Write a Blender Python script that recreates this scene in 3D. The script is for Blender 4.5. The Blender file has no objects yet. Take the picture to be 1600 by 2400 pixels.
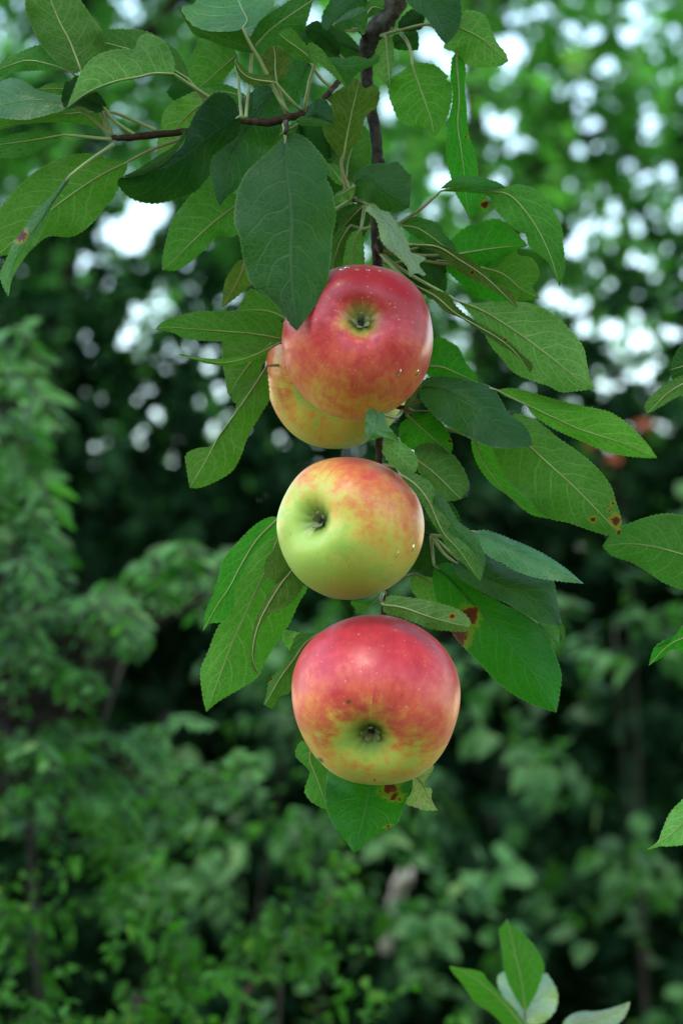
import bpy, math, random
import numpy as np
from mathutils import Vector, Matrix

random.seed(7); rng = np.random.default_rng(7)
sc = bpy.context.scene
C = sc.collection

# ------------------------------------------------------------------ camera
PITCH = math.radians(10.0)
CAM = Vector((0.0, 0.0, 1.60))
FOCUS = 0.97
cd = bpy.data.cameras.new('camera'); cam = bpy.data.objects.new('camera', cd); C.objects.link(cam)
cam.location = CAM; cam.rotation_euler = (math.radians(90) + PITCH, 0, 0)
cd.sensor_fit = 'VERTICAL'; cd.sensor_height = 24.0; cd.sensor_width = 16.0; cd.lens = 50.0
cd.clip_start = 0.02; cd.clip_end = 400
cd.dof.use_dof = True; cd.dof.focus_distance = FOCUS; cd.dof.aperture_fstop = 5.6
sc.camera = cam
# ------------------------------------------------------------------ sky, sun, exposure
SUN_EL, SUN_AZ = math.radians(66), math.radians(205)   # azimuth measured clockwise from +Y
w = bpy.data.worlds.new('World'); sc.world = w; w.use_nodes = True
wn = w.node_tree; bg = wn.nodes['Background']
sky = wn.nodes.new('ShaderNodeTexSky'); sky.sky_type = 'NISHITA'; sky.sun_disc = False
sky.sun_elevation = SUN_EL; sky.sun_rotation = SUN_AZ
sky.air_density = 2.0; sky.dust_density = 0.5; sky.ozone_density = 1.0
wn.links.new(sky.outputs['Color'], bg.inputs['Color']); bg.inputs['Strength'].default_value = 0.12
sl = bpy.data.lights.new('sun', 'SUN'); sun = bpy.data.objects.new('sun', sl); C.objects.link(sun)
sl.energy = 1.5; sl.angle = math.radians(22); sl.color = (1.0, 0.90, 0.76)
sdir = Vector((math.sin(SUN_AZ)*math.cos(SUN_EL), math.cos(SUN_AZ)*math.cos(SUN_EL), math.sin(SUN_EL)))
sun.rotation_euler = sdir.to_track_quat('Z', 'Y').to_euler(); sun.location = (0, 0, 12)
vs = sc.view_settings
vs.view_transform = 'Standard'; vs.look = 'None'; vs.gamma = 1.0; vs.use_curve_mapping = False; vs.exposure = 2.4
cy = sc.cycles
cy.use_denoising = True
cy.max_bounces = 7; cy.diffuse_bounces = 3; cy.glossy_bounces = 2; cy.transmission_bounces = 5; cy.transparent_max_bounces = 4
cy.sample_clamp_indirect = 6.0

# ------------------------------------------------------------------ measuring: a point at photo position (x, y) and a distance
RIGHT = Vector((1, 0, 0)); FWD = Vector((0, math.cos(PITCH), math.sin(PITCH))); UP = Vector((0, -math.sin(PITCH), math.cos(PITCH)))
FPX = 5000.0
def WD(x, y, D): return CAM + (FWD + RIGHT*((x-800)/FPX) - UP*((y-1200)/FPX))*D
def W(x, y, z=0.0): return WD(x, y, FOCUS - z*0.001)     # z: millimetres in front of the plane of the apples
PXM = FOCUS/FPX                                            # metres per photo pixel in that plane

# ------------------------------------------------------------------ helpers
def tag(o, label=None, cat=None, group=None, kind=None):
    for k, v in (('label', label), ('category', cat), ('group', group), ('kind', kind)):
        if v: o[k] = v
    return o
def empty(name, loc, label, cat, group=None):
    o = bpy.data.objects.new(name, None); C.objects.link(o); o.location = loc; o.empty_display_size = .05
    return tag(o, label, cat, group)
def mesh_obj(name, verts, faces, mat, parent=None, origin=None, smooth=True, attrs=None, uvs=None):
    v = np.asarray(verts, dtype=np.float64)
    org = np.array(origin if origin is not None else (0, 0, 0), dtype=np.float64)
    me = bpy.data.meshes.new(name)
    me.from_pydata((v-org).tolist(), [], faces if isinstance(faces, list) else faces.tolist())
    if smooth: me.polygons.foreach_set('use_smooth', [True]*len(me.polygons))
    if uvs is not None:
        lay = me.uv_layers.new(name='UVMap'); li = np.empty(len(me.loops), dtype=np.int32)
        me.loops.foreach_get('vertex_index', li); lay.data.foreach_set('uv', np.asarray(uvs)[li].astype(np.float32).ravel())
    for an, (ty, arr) in (attrs or {}).items():
        at = me.attributes.new(an, ty, 'POINT')
        at.data.foreach_set('vector' if ty == 'FLOAT_VECTOR' else 'value', np.asarray(arr, dtype=np.float32).ravel())
    me.update()
    if mat: me.materials.append(mat)
    o = bpy.data.objects.new(name, me); C.objects.link(o)
    pl = Vector((0, 0, 0))
    if parent:
        o.parent = parent; q = parent
        while q: pl += q.location; q = q.parent
    o.location = Vector(org) - pl
    return o
def catmull(P, m=14):
    P = np.asarray(P, float)
    if len(P) == 2: return np.linspace(P[0], P[1], m+1)
    Q = np.vstack([2*P[0]-P[1], P, 2*P[-1]-P[-2]]); out = []
    t = np.linspace(0, 1, m, endpoint=False)[:, None]
    for i in range(len(P)-1):
        a, b, c, d = Q[i], Q[i+1], Q[i+2], Q[i+3]
        out.append(.5*((2*b)+(c-a)*t+(2*a-5*b+4*c-d)*t*t+(3*b-a-3*c+d)*t**3))
    return np.vstack(out+[P[-1:]])
def resample(P, n):
    d = catmull(P); s = np.r_[0, np.cumsum(np.linalg.norm(np.diff(d, axis=0), axis=1))]
    q = np.linspace(0, s[-1], n)
    return np.stack([np.interp(q, s, d[:, k]) for k in range(d.shape[1])], 1)
def tube(P, R, n=8, rough=0.0, cap=True):
    P = np.asarray(P, float); N = len(P); T = np.gradient(P, axis=0); T /= np.linalg.norm(T, axis=1)[:, None]+1e-12
    ref = np.array([0.31, -0.9, 0.2]); V = []; F = []
    for i in range(N):
        a = np.cross(T[i], ref); a /= np.linalg.norm(a)+1e-12; b = np.cross(T[i], a)
        for k in range(n):
            th = 2*math.pi*k/n; r = R[i]*(1+rough*(random.random()-.5))
            V.append(P[i]+(a*math.cos(th)+b*math.sin(th))*r)
    for i in range(N-1):
        for k in range(n):
            F.append((i*n+k, i*n+(k+1) % n, (i+1)*n+(k+1) % n, (i+1)*n+k))
    if cap: F.append(tuple(range(n))[::-1]); F.append(tuple(range((N-1)*n, N*n)))
    return V, F

# ------------------------------------------------------------------ node helper
class NT:
    def __init__(s, name):
        s.m = bpy.data.materials.new(name); s.m.use_nodes = True; s.t = s.m.node_tree
        for n in list(s.t.nodes): s.t.nodes.remove(n)
        s.out = s.t.nodes.new('ShaderNodeOutputMaterial')
    def n(s, ty, **kw):
        nd = s.t.nodes.new(ty)
        for k, v in kw.items(): setattr(nd, k, v)
        return nd
    def put(s, sock, v):
        if v is None: return
        if isinstance(v, bpy.types.NodeSocket): s.t.links.new(v, sock)
        else: sock.default_value = v
    def math(s, op, a, b=None, c=None, clamp=False):
        nd = s.n('ShaderNodeMath', operation=op, use_clamp=clamp)
        for i, v in enumerate((a, b, c)): s.put(nd.inputs[i], v)
        return nd.outputs[0]
    def mix(s, f, a, b, blend='MIX'):
        nd = s.n('ShaderNodeMix', data_type='RGBA', blend_type=blend)
        s.put(nd.inputs[0], f)
        for i, v in ((6, a), (7, b)): s.put(nd.inputs[i], (*v, 1) if isinstance(v, tuple) and len(v) == 3 else v)
        return nd.outputs[2]
    def mixf(s, f, a, b):
        nd = s.n('ShaderNodeMix', data_type='FLOAT'); s.put(nd.inputs[0], f); s.put(nd.inputs[2], a); s.put(nd.inputs[3], b); return nd.outputs[0]
    def smooth(s, v, lo, hi, a=0.0, b=1.0):
        nd = s.n('ShaderNodeMapRange', interpolation_type='SMOOTHSTEP'); s.put(nd.inputs[0], v)
        for i, x in ((1, lo), (2, hi), (3, a), (4, b)): s.put(nd.inputs[i], x)
        return nd.outputs[0]
    def noise(s, vec, scale, detail=3, rough=.55, out=0):
        nd = s.n('ShaderNodeTexNoise'); s.put(nd.inputs['Vector'], vec); nd.inputs['Scale'].default_value = scale
        nd.inputs['Detail'].default_value = detail; nd.inputs['Roughness'].default_value = rough; return nd.outputs[out]
    def attr(s, name, out='Fac'): return s.n('ShaderNodeAttribute', attribute_name=name).outputs[out]
    def surf(s, sh): s.t.links.new(sh, s.out.inputs['Surface'])

# ------------------------------------------------------------------ materials
def leaf_material(name, top, under, trans, vein_top, vein_under, spec=.5, tf=.36):
    N = NT(name); uv = N.n('ShaderNodeUVMap', uv_map='UVMap').outputs[0]
    sp = N.n('ShaderNodeSeparateXYZ'); N.put(sp.inputs[0], uv); u, v = sp.outputs[0], sp.outputs[1]
    oi = N.n('ShaderNodeObjectInfo'); back = N.n('ShaderNodeNewGeometry').outputs['Backfacing']
    pos = N.n('ShaderNodeTexCoord').outputs['Object']
    av = N.math('ABSOLUTE', v); side = N.math('GREATER_THAN', v, 0.0)
    wob = N.math('MULTIPLY', N.math('SUBTRACT', N.noise(pos, 70, 2), .5), .9)
    q = N.math('ADD', N.math('MULTIPLY', u, 8.0), N.math('MULTIPLY', side, .45))
    q = N.math('SUBTRACT', q, N.math('MULTIPLY', N.math('POWER', av, 1.35), 2.1))
    q = N.math('ADD', q, N.math('ADD', wob, N.math('MULTIPLY', oi.outputs['Random'], 1.0)))
    fr = N.math('ABSOLUTE', N.math('SUBTRACT', N.math('FRACT', N.math('ADD', q, 10.0)), .5))   # 0 on a side vein, .5 between
    sv = N.smooth(fr, .02, .085, 1.0, 0.0)
    sv = N.math('MULTIPLY', sv, N.smooth(av, .55, 1.0, 1.0, .15))
    mid = N.smooth(av, .015, .05, 1.0, 0.0)
    vo = N.n('ShaderNodeTexVoronoi', feature='DISTANCE_TO_EDGE'); N.put(vo.inputs['Vector'], pos); vo.inputs['Scale'].default_value = 320
    net = N.smooth(vo.outputs[0], .0, .13, 1.0, 0.0)
    vo2 = N.n('ShaderNodeTexVoronoi', feature='DISTANCE_TO_EDGE'); N.put(vo2.inputs['Vector'], pos); vo2.inputs['Scale'].default_value = 150
    net2 = N.smooth(vo2.outputs[0], .0, .06, 1.0, 0.0)
    veins = N.math('MAXIMUM', N.math('MAXIMUM', mid, N.math('MULTIPLY', sv, .8)), N.math('MAXIMUM', N.math('MULTIPLY', net, .34), N.math('MULTIPLY', net2, .4)))
    big = N.noise(pos, 28, 3); vary = N.smooth(big, .25, .75, .78, 1.22)
    tc = N.mix(N.math('MULTIPLY', veins, .33), top, vein_top); uc = N.mix(N.math('MULTIPLY', veins, .42), under, vein_under)
    col = N.mix(back, tc, uc)
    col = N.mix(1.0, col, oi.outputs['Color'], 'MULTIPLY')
    vc = N.n('ShaderNodeCombineXYZ'); [N.put(vc.inputs[i], vary) for i in range(3)]
    col = N.mix(1.0, col, vc.outputs[0], 'MULTIPLY')
    # rust and rot where the leaf has it
    rot = N.math('ADD', N.attr('rot'), N.math('MULTIPLY', N.math('SUBTRACT', N.noise(pos, 420, 4, .65), .5), N.math('MULTIPLY', N.smooth(N.attr('rot'), .0, .2), 1.3)))
    yel = N.smooth(rot, .06, .42); brn = N.smooth(rot, .5, .68); drk = N.smooth(rot, .78, 1.0)
    col = N.mix(N.math('MULTIPLY', yel, .8), col, (.22, .13, .012)); col = N.mix(brn, col, (.09, .02, .007)); col = N.mix(N.math('MULTIPLY', drk, .7), col, (.035, .015, .01))
    edge = N.smooth(av, .95, 1.0); col = N.mix(N.math('MULTIPLY', edge, .35), col, vein_under)
    tcol = N.mix(1.0, N.mix(N.math('MULTIPLY', veins, .45), trans, vein_under), oi.outputs['Color'], 'MULTIPLY')
    tcol = N.mix(brn, tcol, (.10, .02, .004))
    hgt = N.math('ADD', N.math('MULTIPLY', N.math('MAXIMUM', sv, mid), -1.0), N.math('ADD', N.math('MULTIPLY', net, -.35), N.math('MULTIPLY', N.noise(pos, 130, 2), .9)))
    bp = N.n('ShaderNodeBump'); bp.inputs['Strength'].default_value = .42; bp.inputs['Distance'].default_value = .0007; N.put(bp.inputs['Height'], hgt)
    p = N.n('ShaderNodeBsdfPrincipled'); N.put(p.inputs['Base Color'], col)
    N.put(p.inputs['Roughness'], N.mixf(back, .42, .68)); N.put(p.inputs['Specular IOR Level'], N.mixf(back, N.math('MULTIPLY', oi.outputs['Alpha'], spec), .05)); N.put(p.inputs['Normal'], bp.outputs[0])
    tr = N.n('ShaderNodeBsdfTranslucent'); N.put(tr.inputs['Color'], tcol); N.put(tr.inputs['Normal'], bp.outputs[0])
    mx = N.n('ShaderNodeMixShader'); mx.inputs[0].default_value = tf
    N.t.links.new(p.outputs[0], mx.inputs[1]); N.t.links.new(tr.outputs[0], mx.inputs[2]); N.surf(mx.outputs[0])
    return N.m
M_LEAF = leaf_material('apple_leaf', (.0075, .040, .012), (.033, .085, .019), (.055, .24, .010), (.075, .17, .065), (.17, .27, .09))

def stalk_material():
    N = NT('leaf_stalk'); pos = N.n('ShaderNodeTexCoord').outputs['Object']
    col = N.mix(N.smooth(N.noise(pos, 60, 3), .35, .7), (.19, .27, .09), (.18, .14, .055))
    p = N.n('ShaderNodeBsdfPrincipled'); N.put(p.inputs['Base Color'], col); p.inputs['Roughness'].default_value = .55; N.surf(p.outputs[0]); return N.m
M_STALK = stalk_material()
def bark_material(name, a, b, c, scale):
    N = NT(name); pos = N.n('ShaderNodeTexCoord').outputs['Object']
    n1 = N.noise(pos, scale, 5, .65); n2 = N.noise(pos, scale*.3, 3)
    col = N.mix(N.smooth(n1, .35, .65), a, b); col = N.mix(N.math('MULTIPLY', N.smooth(n2, .55, .7), .8), col, c)
    bp = N.n('ShaderNodeBump'); bp.inputs['Strength'].default_value = .8; bp.inputs['Distance'].default_value = .3/scale; N.put(bp.inputs['Height'], n1)
    p = N.n('ShaderNodeBsdfPrincipled'); N.put(p.inputs['Base Color'], col); p.inputs['Roughness'].default_value = .8; p.inputs['Specular IOR Level'].default_value = .12; N.put(p.inputs['Normal'], bp.outputs[0]); N.surf(p.outputs[0]); return N.m
M_BARK = bark_material('apple_bark', (.020, .015, .012), (.060, .047, .038), (.10, .095, .075), 260)
M_TWIG = bark_material('twig_bark', (.020, .010, .006), (.046, .023, .013), (.06, .052, .025), 300)
M_TRUNK = bark_material('trunk_bark', (.012, .010, .008), (.024, .020, .017), (.03, .032, .025), 18)

def bg_leaf(name, top, under, trans, tf=.4, rough=.6, spec=.04):
    N = NT(name); r = N.attr('rnd'); back = N.n('ShaderNodeNewGeometry').outputs['Backfacing']
    col = N.mix(back, top, under)
    g = N.smooth(r, 0.0, 1.0, .40, 1.75); vc = N.n('ShaderNodeCombineXYZ')
    N.put(vc.inputs[0], N.math('MULTIPLY', g, N.smooth(r, .8, 1.0, 1.0, 1.7))); N.put(vc.inputs[1], g); N.put(vc.inputs[2], g)
    col = N.mix(1.0, col, vc.outputs[0], 'MULTIPLY')
    p = N.n('ShaderNodeBsdfPrincipled'); N.put(p.inputs['Base Color'], col); p.inputs['Roughness'].default_value = rough; p.inputs['Specular IOR Level'].default_value = spec
    tr = N.n('ShaderNodeBsdfTranslucent'); N.put(tr.inputs['Color'], N.mix(1.0, trans, vc.outputs[0], 'MULTIPLY'))
    mx = N.n('ShaderNodeMixShader'); mx.inputs[0].default_value = tf
    N.t.links.new(p.outputs[0], mx.inputs[1]); N.t.links.new(tr.outputs[0], mx.inputs[2]); N.surf(mx.outputs[0]); return N.m
# ------------------------------------------------------------------ ground
def ground():
    N = NT('grass_ground'); pos = N.n('ShaderNodeTexCoord').outputs['Object']
    col = N.mix(N.smooth(N.noise(pos, 6, 6, .7), .35, .65), (.03, .055, .018), (.06, .085, .03)); col = N.mix(N.smooth(N.noise(pos, .7, 3), .5, .7), col, (.07, .06, .04))
    p = N.n('ShaderNodeBsdfPrincipled'); N.put(p.inputs['Base Color'], col); p.inputs['Roughness'].default_value = .9
    bp = N.n('ShaderNodeBump'); bp.inputs['Strength'].default_value = .6; bp.inputs['Distance'].default_value = .05; N.put(bp.inputs['Height'], N.noise(pos, 40, 4)); N.put(p.inputs['Normal'], bp.outputs[0]); N.surf(p.outputs[0])
    n = 40; xs = np.sign(np.linspace(-1, 1, n))*np.abs(np.linspace(-1, 1, n))**2.2*200
    V = [(x, y, .05*math.sin(x*.7+1)*math.sin(y*.5)) for y in xs for x in xs]
    F = [(i*n+j, i*n+j+1, (i+1)*n+j+1, (i+1)*n+j) for i in range(n-1) for j in range(n-1)]
    tag(mesh_obj('ground', V, F, N.m), kind='structure', label='grassy ground under the trees')
ground()

# ------------------------------------------------------------------ background plants
def norm(a): return a/(np.linalg.norm(a, axis=-1, keepdims=True)+1e-9)
def leaf_cloud(pos, axis, nrm, length, width, fold=.25, droop=.25):
    """leaves as folded, pointed blades of six points and four faces each: arrays of base, direction, normal"""
    n = len(pos); axis = norm(axis); side = norm(np.cross(axis, nrm)); nrm = np.cross(side, axis)
    L = np.broadcast_to(np.asarray(length, float).reshape(-1, 1), (n, 1)); Wd_ = np.broadcast_to(np.asarray(width, float).reshape(-1, 1), (n, 1))
    dn = np.array([0, 0, -1.0])
    b = pos; m1 = pos+axis*L*.45; tip = pos+axis*L+dn*L*droop
    l1 = pos+axis*L*.38+side*Wd_*.5+nrm*Wd_*fold; r1 = pos+axis*L*.38-side*Wd_*.5+nrm*Wd_*fold
    l2 = pos+axis*L*.74+side*Wd_*.34+nrm*Wd_*fold*.4+dn*L*droop*.5; r2 = pos+axis*L*.74-side*Wd_*.34+nrm*Wd_*fold*.4+dn*L*droop*.5
    V = np.stack([b, l1, l2, tip, r2, r1, m1], 1).reshape(-1, 3)
    f = np.array([[0, 6, 1, 1], [6, 2, 1, 1], [6, 3, 2, 2], [0, 5, 6, 6], [6, 5, 4, 4], [6, 4, 3, 3]])[:, :3]
    F = (np.arange(n)[:, None, None]*7+f[None]).reshape(-1, 3)
    return V, F
class Cloud:
    def __init__(s): s.V = []; s.F = []; s.R = []; s.k = 0
    def add(s, V, F, r):
        s.V.append(V); s.F.append(F+s.k); s.R.append(np.repeat(r, len(V)//len(r))); s.k += len(V)
    def build(s, name, mat, parent):
        V = np.vstack(s.V); F = np.vstack(s.F); R = np.concatenate(s.R)
        me = bpy.data.meshes.new(name); me.vertices.add(len(V)); me.loops.add(F.size); me.polygons.add(len(F))
        loc = np.zeros(3); q = parent
        while q: loc = loc+np.array(q.location); q = q.parent
        me.vertices.foreach_set('co', (V-loc).astype(np.float32).ravel()); me.loops.foreach_set('vertex_index', F.astype(np.int32).ravel())
        me.polygons.foreach_set('loop_start', (np.arange(len(F))*3).astype(np.int32)); me.update(calc_edges=True)
        me.attributes.new('rnd', 'FLOAT', 'POINT').data.foreach_set('value', R.astype(np.float32))
        me.materials.append(mat); o = bpy.data.objects.new(name, me); C.objects.link(o); o.parent = parent; o['kind'] = 'stuff'
        return o
    def split_front(s, count, mat, parent):
        '''the leaves that show largest become objects of their own'''
        V = np.vstack(s.V); R = np.concatenate(s.R); n = len(V)//7; L = V.reshape(n, 7, 3); x, y, D = proj(L.mean(1))
        vis = (x > -40) & (x < 1640) & (y > -40) & (y < 2440); idx = np.argsort(np.where(vis, D, 99))[:count]; idx = idx[vis[idx]]
        for i in idx:
            o = mesh_obj('leaf', L[i], [(0, 6, 1), (6, 2, 1), (6, 3, 2), (0, 5, 6), (6, 5, 4), (6, 4, 3)], mat, parent, origin=L[i][0], attrs={'rnd': ('FLOAT', R[i*7:i*7+7])})
        keep = np.ones(n, bool); keep[idx] = False; m = keep.sum(); f = np.array([[0, 6, 1], [6, 2, 1], [6, 3, 2], [0, 5, 6], [6, 5, 4], [6, 4, 3]])
        s.V = [L[keep].reshape(-1, 3)]; s.R = [R.reshape(n, 7)[keep].ravel()]; s.F = [(np.arange(m)[:, None, None]*7+f[None]).reshape(-1, 3)]
def proj(P):
    d = P-np.array(CAM); D = d@np.array(FWD); return 800+FPX*(d@np.array(RIGHT))/D, 1200-FPX*(d@np.array(UP))/D, D
def blob_points(blobs, n, shell=.45):
    """points in a set of ellipsoids (px x, px y, distance, rx, ry, rz in metres), denser near their surface"""
    wts = np.array([b[3]*b[5] for b in blobs]); idx = rng.choice(len(blobs), n, p=wts/wts.sum())
    ctr = np.array([list(WD(*b[:3])) for b in blobs])[idx]; rad = np.array([b[3:6] for b in blobs])[idx]
    d = norm(rng.normal(size=(n, 3))); r = rng.random((n, 1))**shell
    return ctr+d*r*rad, d
def clumps(P, wave, thr):
    '''leafy where a slow 3-D pattern is high, open where it is low'''
    k = 6.283/wave; a = np.sin(P[:, 0]*k+P[:, 2]*k*.6+1)+np.sin(P[:, 2]*k*1.1-P[:, 0]*k*.5+4)+.8*np.sin(P[:, 1]*k+P[:, 0]*k*.8)+.7*np.sin(P[:, 2]*k*2.1+P[:, 0]*k*1.7)
    return a+rng.normal(size=len(P))*.35 > thr
def sprig_leaves(cl, P, dirs, per, length, width, spread=.9, twig=.22, up=.5, holes=(), keep=None):
    """short twigs, each carrying alternate leaves"""
    n = len(P); ax = norm(dirs+rng.normal(size=(n, 3))*.7+np.array([0, 0, up-.35]))
    tone = rng.random(n)
    for k in range(per):
        t = (k+.5)/per; base = P+ax*twig*(t+rng.random((n, 1))*.1)
        sd = norm(np.cross(ax, rng.normal(size=(n, 3)))); a = norm(ax*.6+sd*spread+np.array([0, 0, -.15]))
        nr = norm(rng.normal(size=(n, 3))*.55+np.array([0, -.35, 1.0]))
        ok = np.ones(n, bool)
        if holes:
            x, y, D = proj(base+a*length*.5); pad = .16*length*FPX/D.mean()
            for (hx, hy, ha, hb) in holes:
                ok &= ((x-hx)/(ha+pad))**2+((y-hy)/(hb+pad))**2 > 1+.5*(rng.random(n)-.5)
        if keep is not None: ok &= keep(base)
        m = ok.sum()
        if not m: continue
        s = rng.uniform(.65, 1.2, m)
        V, F = leaf_cloud(base[ok], a[ok], nr[ok], length*s, width*s, rng.uniform(-.1, .35), rng.uniform(.1, .4)); cl.add(V, F, tone[ok]*.65+rng.random(m)*.35)
def trunk(parent, path, r0, r1, mat, name='trunk', limbs=0, reach=1.0, n=10):
    P = resample(path, 16); V, F = tube(P, np.linspace(r0, r1, 16), n, .12)
    for k in range(limbs):
        i = random.randint(5, 15); a = random.uniform(0, 6.28); d = np.array([math.cos(a), math.sin(a), random.uniform(.2, .9)])*reach*random.uniform(.5, 1)
        Q = resample([P[i], P[i]+d*.5+np.array([0, 0, .1]), P[i]+d], 8); v, f = tube(Q, np.linspace(r0*.4, r0*.08, 8), 6, .1); k0 = len(V)
        V += v; F += [tuple(x+k0 for x in ff) for ff in f]
    return mesh_obj(name, V, F, mat, parent, origin=path[0])
def plant(name, label, cat, base, group=None): return empty(name, base, label, cat, group)
def foot(x, D):
    p = WD(x, 1200, D); return (p.x, p.y, 0.0)

G_MID = bg_leaf('shrub_leaf', (.018, .064, .019), (.030, .080, .026), (.024, .10, .008), rough=.5, spec=.10)
G_FINE = bg_leaf('fine_shrub_leaf', (.018, .078, .011), (.028, .088, .016), (.040, .17, .007))
G_FROND = bg_leaf('frond_leaf', (.030, .105, .026), (.044, .120, .036), (.036, .17, .013), rough=.5, spec=.10)
G_DARK = bg_leaf('thicket_leaf', (.004, .015, .006), (.006, .019, .008), (.006, .03, .004), .3, .8, .0)  # deep shade put into the colour, well below normal leaf albedo
G_FAR = bg_leaf('tree_leaf', (.048, .160, .046), (.070, .175, .062), (.13, .46, .045), .55)
G_RED = bg_leaf('red_leaf', (.13, .02, .012), (.13, .03, .018), (.18, .03, .012))

# sky openings in the tall trees, where the photograph shows them
HOLES = [(300, 545, 95, 75), (350, 500, 70, 40), (735, 60, 25, 60), (1010, 105, 60, 50), (1190, 115, 60, 60), (1180, 300, 35, 40), (1030, 250, 40, 30), (1160, 290, 40, 22),
         (1390, 300, 38, 30), (1385, 80, 28, 22), (1470, 85, 40, 30), (1480, 20, 40, 18), (1250, 30, 55, 18), (1205, 40, 30, 16), (1345, 575, 26, 34), (1365, 720, 60, 26), (1440, 760, 48, 26), (1500, 790, 40, 26),
         (1570, 780, 40, 26), (1485, 605, 26, 22), (1520, 620, 22, 22), (1115, 840, 26, 26), (1395, 870, 14, 14), (1515, 870, 18, 18), (1255, 215, 20, 14), (1300, 690, 50, 20), (1270, 960, 40, 26), (1030, 420, 34, 26),
         (905, 250, 20, 45), (845, 590, 10, 30), (545, 690, 40, 14), (490, 830, 16, 14), (325, 740, 13, 11), (1350, 210, 16, 10), (1180, 180, 22, 12), (930, 250, 26, 16), (1210, 640, 34, 22), (1060, 160, 40, 34), (1430, 150, 18, 14), (1590, 110, 14, 14)]
for _ in range(95):                                   # the small openings, most of them at the upper right
    HOLES.append((random.uniform(1000, 1640), random.triangular(-40, 950, 600), *(lambda r: (r, r*.9))(random.uniform(4, 11))))
for _ in range(24):
    HOLES.append((random.uniform(170, 640), random.triangular(440, 1150, 600), *(lambda r: (r, r*.9))(random.uniform(3.5, 8))))
for _ in range(14):
    HOLES.append((random.uniform(-20, 800), random.uniform(-30, 420), *(lambda r: (r, r*.9))(random.uniform(3, 6))))

HOLES = [(x, y, a*.55, b*.55) if i < 41 else (x, y, a, b) for i, (x, y, a, b) in enumerate(HOLES)]
def tree(name, label, tx, D, blobs, n, per, ll, lw, mat, tr=.16, lean=0, limbs=14, holes=(), twig=.3, shell=.45):
    b = foot(tx, D); t = plant(name, label, 'tree', b, 'trees behind the hedge')
    top = WD(tx+lean, -350, D); trunk(t, [b, (b[0]+.05, b[1], 1.5), tuple((Vector(b)+top)/2+Vector((.08, 0, .3))), tuple(top)], tr, tr*.4, M_TRUNK, limbs=limbs, reach=1.6)
    cl = Cloud(); P, d = blob_points(blobs, n, shell); sprig_leaves(cl, P, d, per, ll, lw, twig=twig, holes=holes)
    cl.build('crown', mat, t); return t
tree('broadleaf_tree', 'tall broadleaf tree with dark trunk and bright sky gaps, behind the branch to the right', 1088, 9.6,
     [(1150, 200, 9.8, 1.2, 1.0, 1.1), (1500, 100, 10.2, 1.3, 1.1, 1.2), (1300, 650, 10.4, 1.2, 1.0, 1.0), (1650, 600, 10.0, 1.1, 1.0, 1.2), (1000, 650, 10.2, .8, .8, 1.0), (900, 0, 10.0, 1.0, .9, .9), (1450, -300, 10.2, 2.0, 1.2, 1.0), (1900, 100, 10.2, 1.2, 1.2, 2.0), (1200, -1500, 7.2, 1.3, 1.3, .7), (1900, -1500, 7.6, 1.3, 1.3, .8)],  # last two blobs: unseen overhang added to shade the hedge
     2900, 11, .085, .052, G_FAR, tr=.10, holes=HOLES)
tree('broadleaf_tree', 'dark leafy tree behind the leaves at the upper left with a white sky gap', 120, 8.4,
     [(100, 150, 8.6, 1.1, .9, 1.0), (500, 100, 8.9, 1.0, .9, .9), (100, 700, 8.4, .9, .8, .9), (480, 650, 8.8, .9, .8, .9), (760, 500, 9.0, .7, .8, 1.2), (250, -350, 8.6, 1.6, 1.0, .9), (-350, 300, 8.6, 1.0, 1.0, 1.6), (300, -1500, 6.9, 1.3, 1.3, .7), (-500, -1500, 7.2, 1.2, 1.3, .8)],  # final pair of blobs: out-of-view crown added to darken the hedge
     3000, 11, .075, .045, G_FAR, tr=.13, holes=HOLES)

def shrub(name, label, D, x, blobs, n, per, ll, lw, mat, stems=2, twig=.2, shell=.5, up=.5, holes=(), cat='shrub', group='shrubs of the hedge', front=0, wave=0, thr=-.3):
    b = foot(x, D); t = plant(name, label, cat, b, group)
    for k in range(stems):
        bl = random.choice(blobs); c = np.array(WD(*bl[:3])); e = c+rng.normal(size=3)*np.array(bl[3:6])*.35
        q = np.array(b)+np.array([random.uniform(-.25, .25), random.uniform(.35, .6), 0]); e = e+np.array([0, .2, 0]); trunk(t, [q, (q*.6+e*.4)+rng.normal(size=3)*.16, e], .003, .0015, M_TRUNK, 'stem', n=6)
    cl = Cloud(); P, d = blob_points(blobs, n, shell)
    if wave: m = clumps(P, wave, thr); P, d = P[m], d[m]
    sprig_leaves(cl, P, d, per, ll, lw, twig=twig, up=up, holes=holes)
    if front: cl.split_front(front, mat, t)
    cl.build('foliage', mat, t); return t
LOWHOLES = [h for h in HOLES if h[1] < 1300]
shrub('thicket', 'dense thicket coloured dark for the deep shade behind the hedge, left half', 6.6, 200,
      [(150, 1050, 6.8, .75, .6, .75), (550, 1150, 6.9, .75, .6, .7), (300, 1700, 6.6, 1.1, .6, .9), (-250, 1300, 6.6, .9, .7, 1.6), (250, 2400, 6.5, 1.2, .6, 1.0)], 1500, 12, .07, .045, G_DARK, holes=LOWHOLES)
shrub('thicket', 'dense thicket coloured dark for the deep shade behind the hedge, right half', 6.8, 1300,
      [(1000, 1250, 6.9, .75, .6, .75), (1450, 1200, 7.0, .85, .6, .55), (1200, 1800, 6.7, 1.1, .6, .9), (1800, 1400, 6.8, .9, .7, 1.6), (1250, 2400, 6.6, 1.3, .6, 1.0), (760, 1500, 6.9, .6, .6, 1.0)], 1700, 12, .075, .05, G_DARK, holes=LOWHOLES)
def near(bl, k): return [(x, y, D*k, a*k, b_*k, c*k) for (x, y, D, a, b_, c) in bl]
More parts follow.
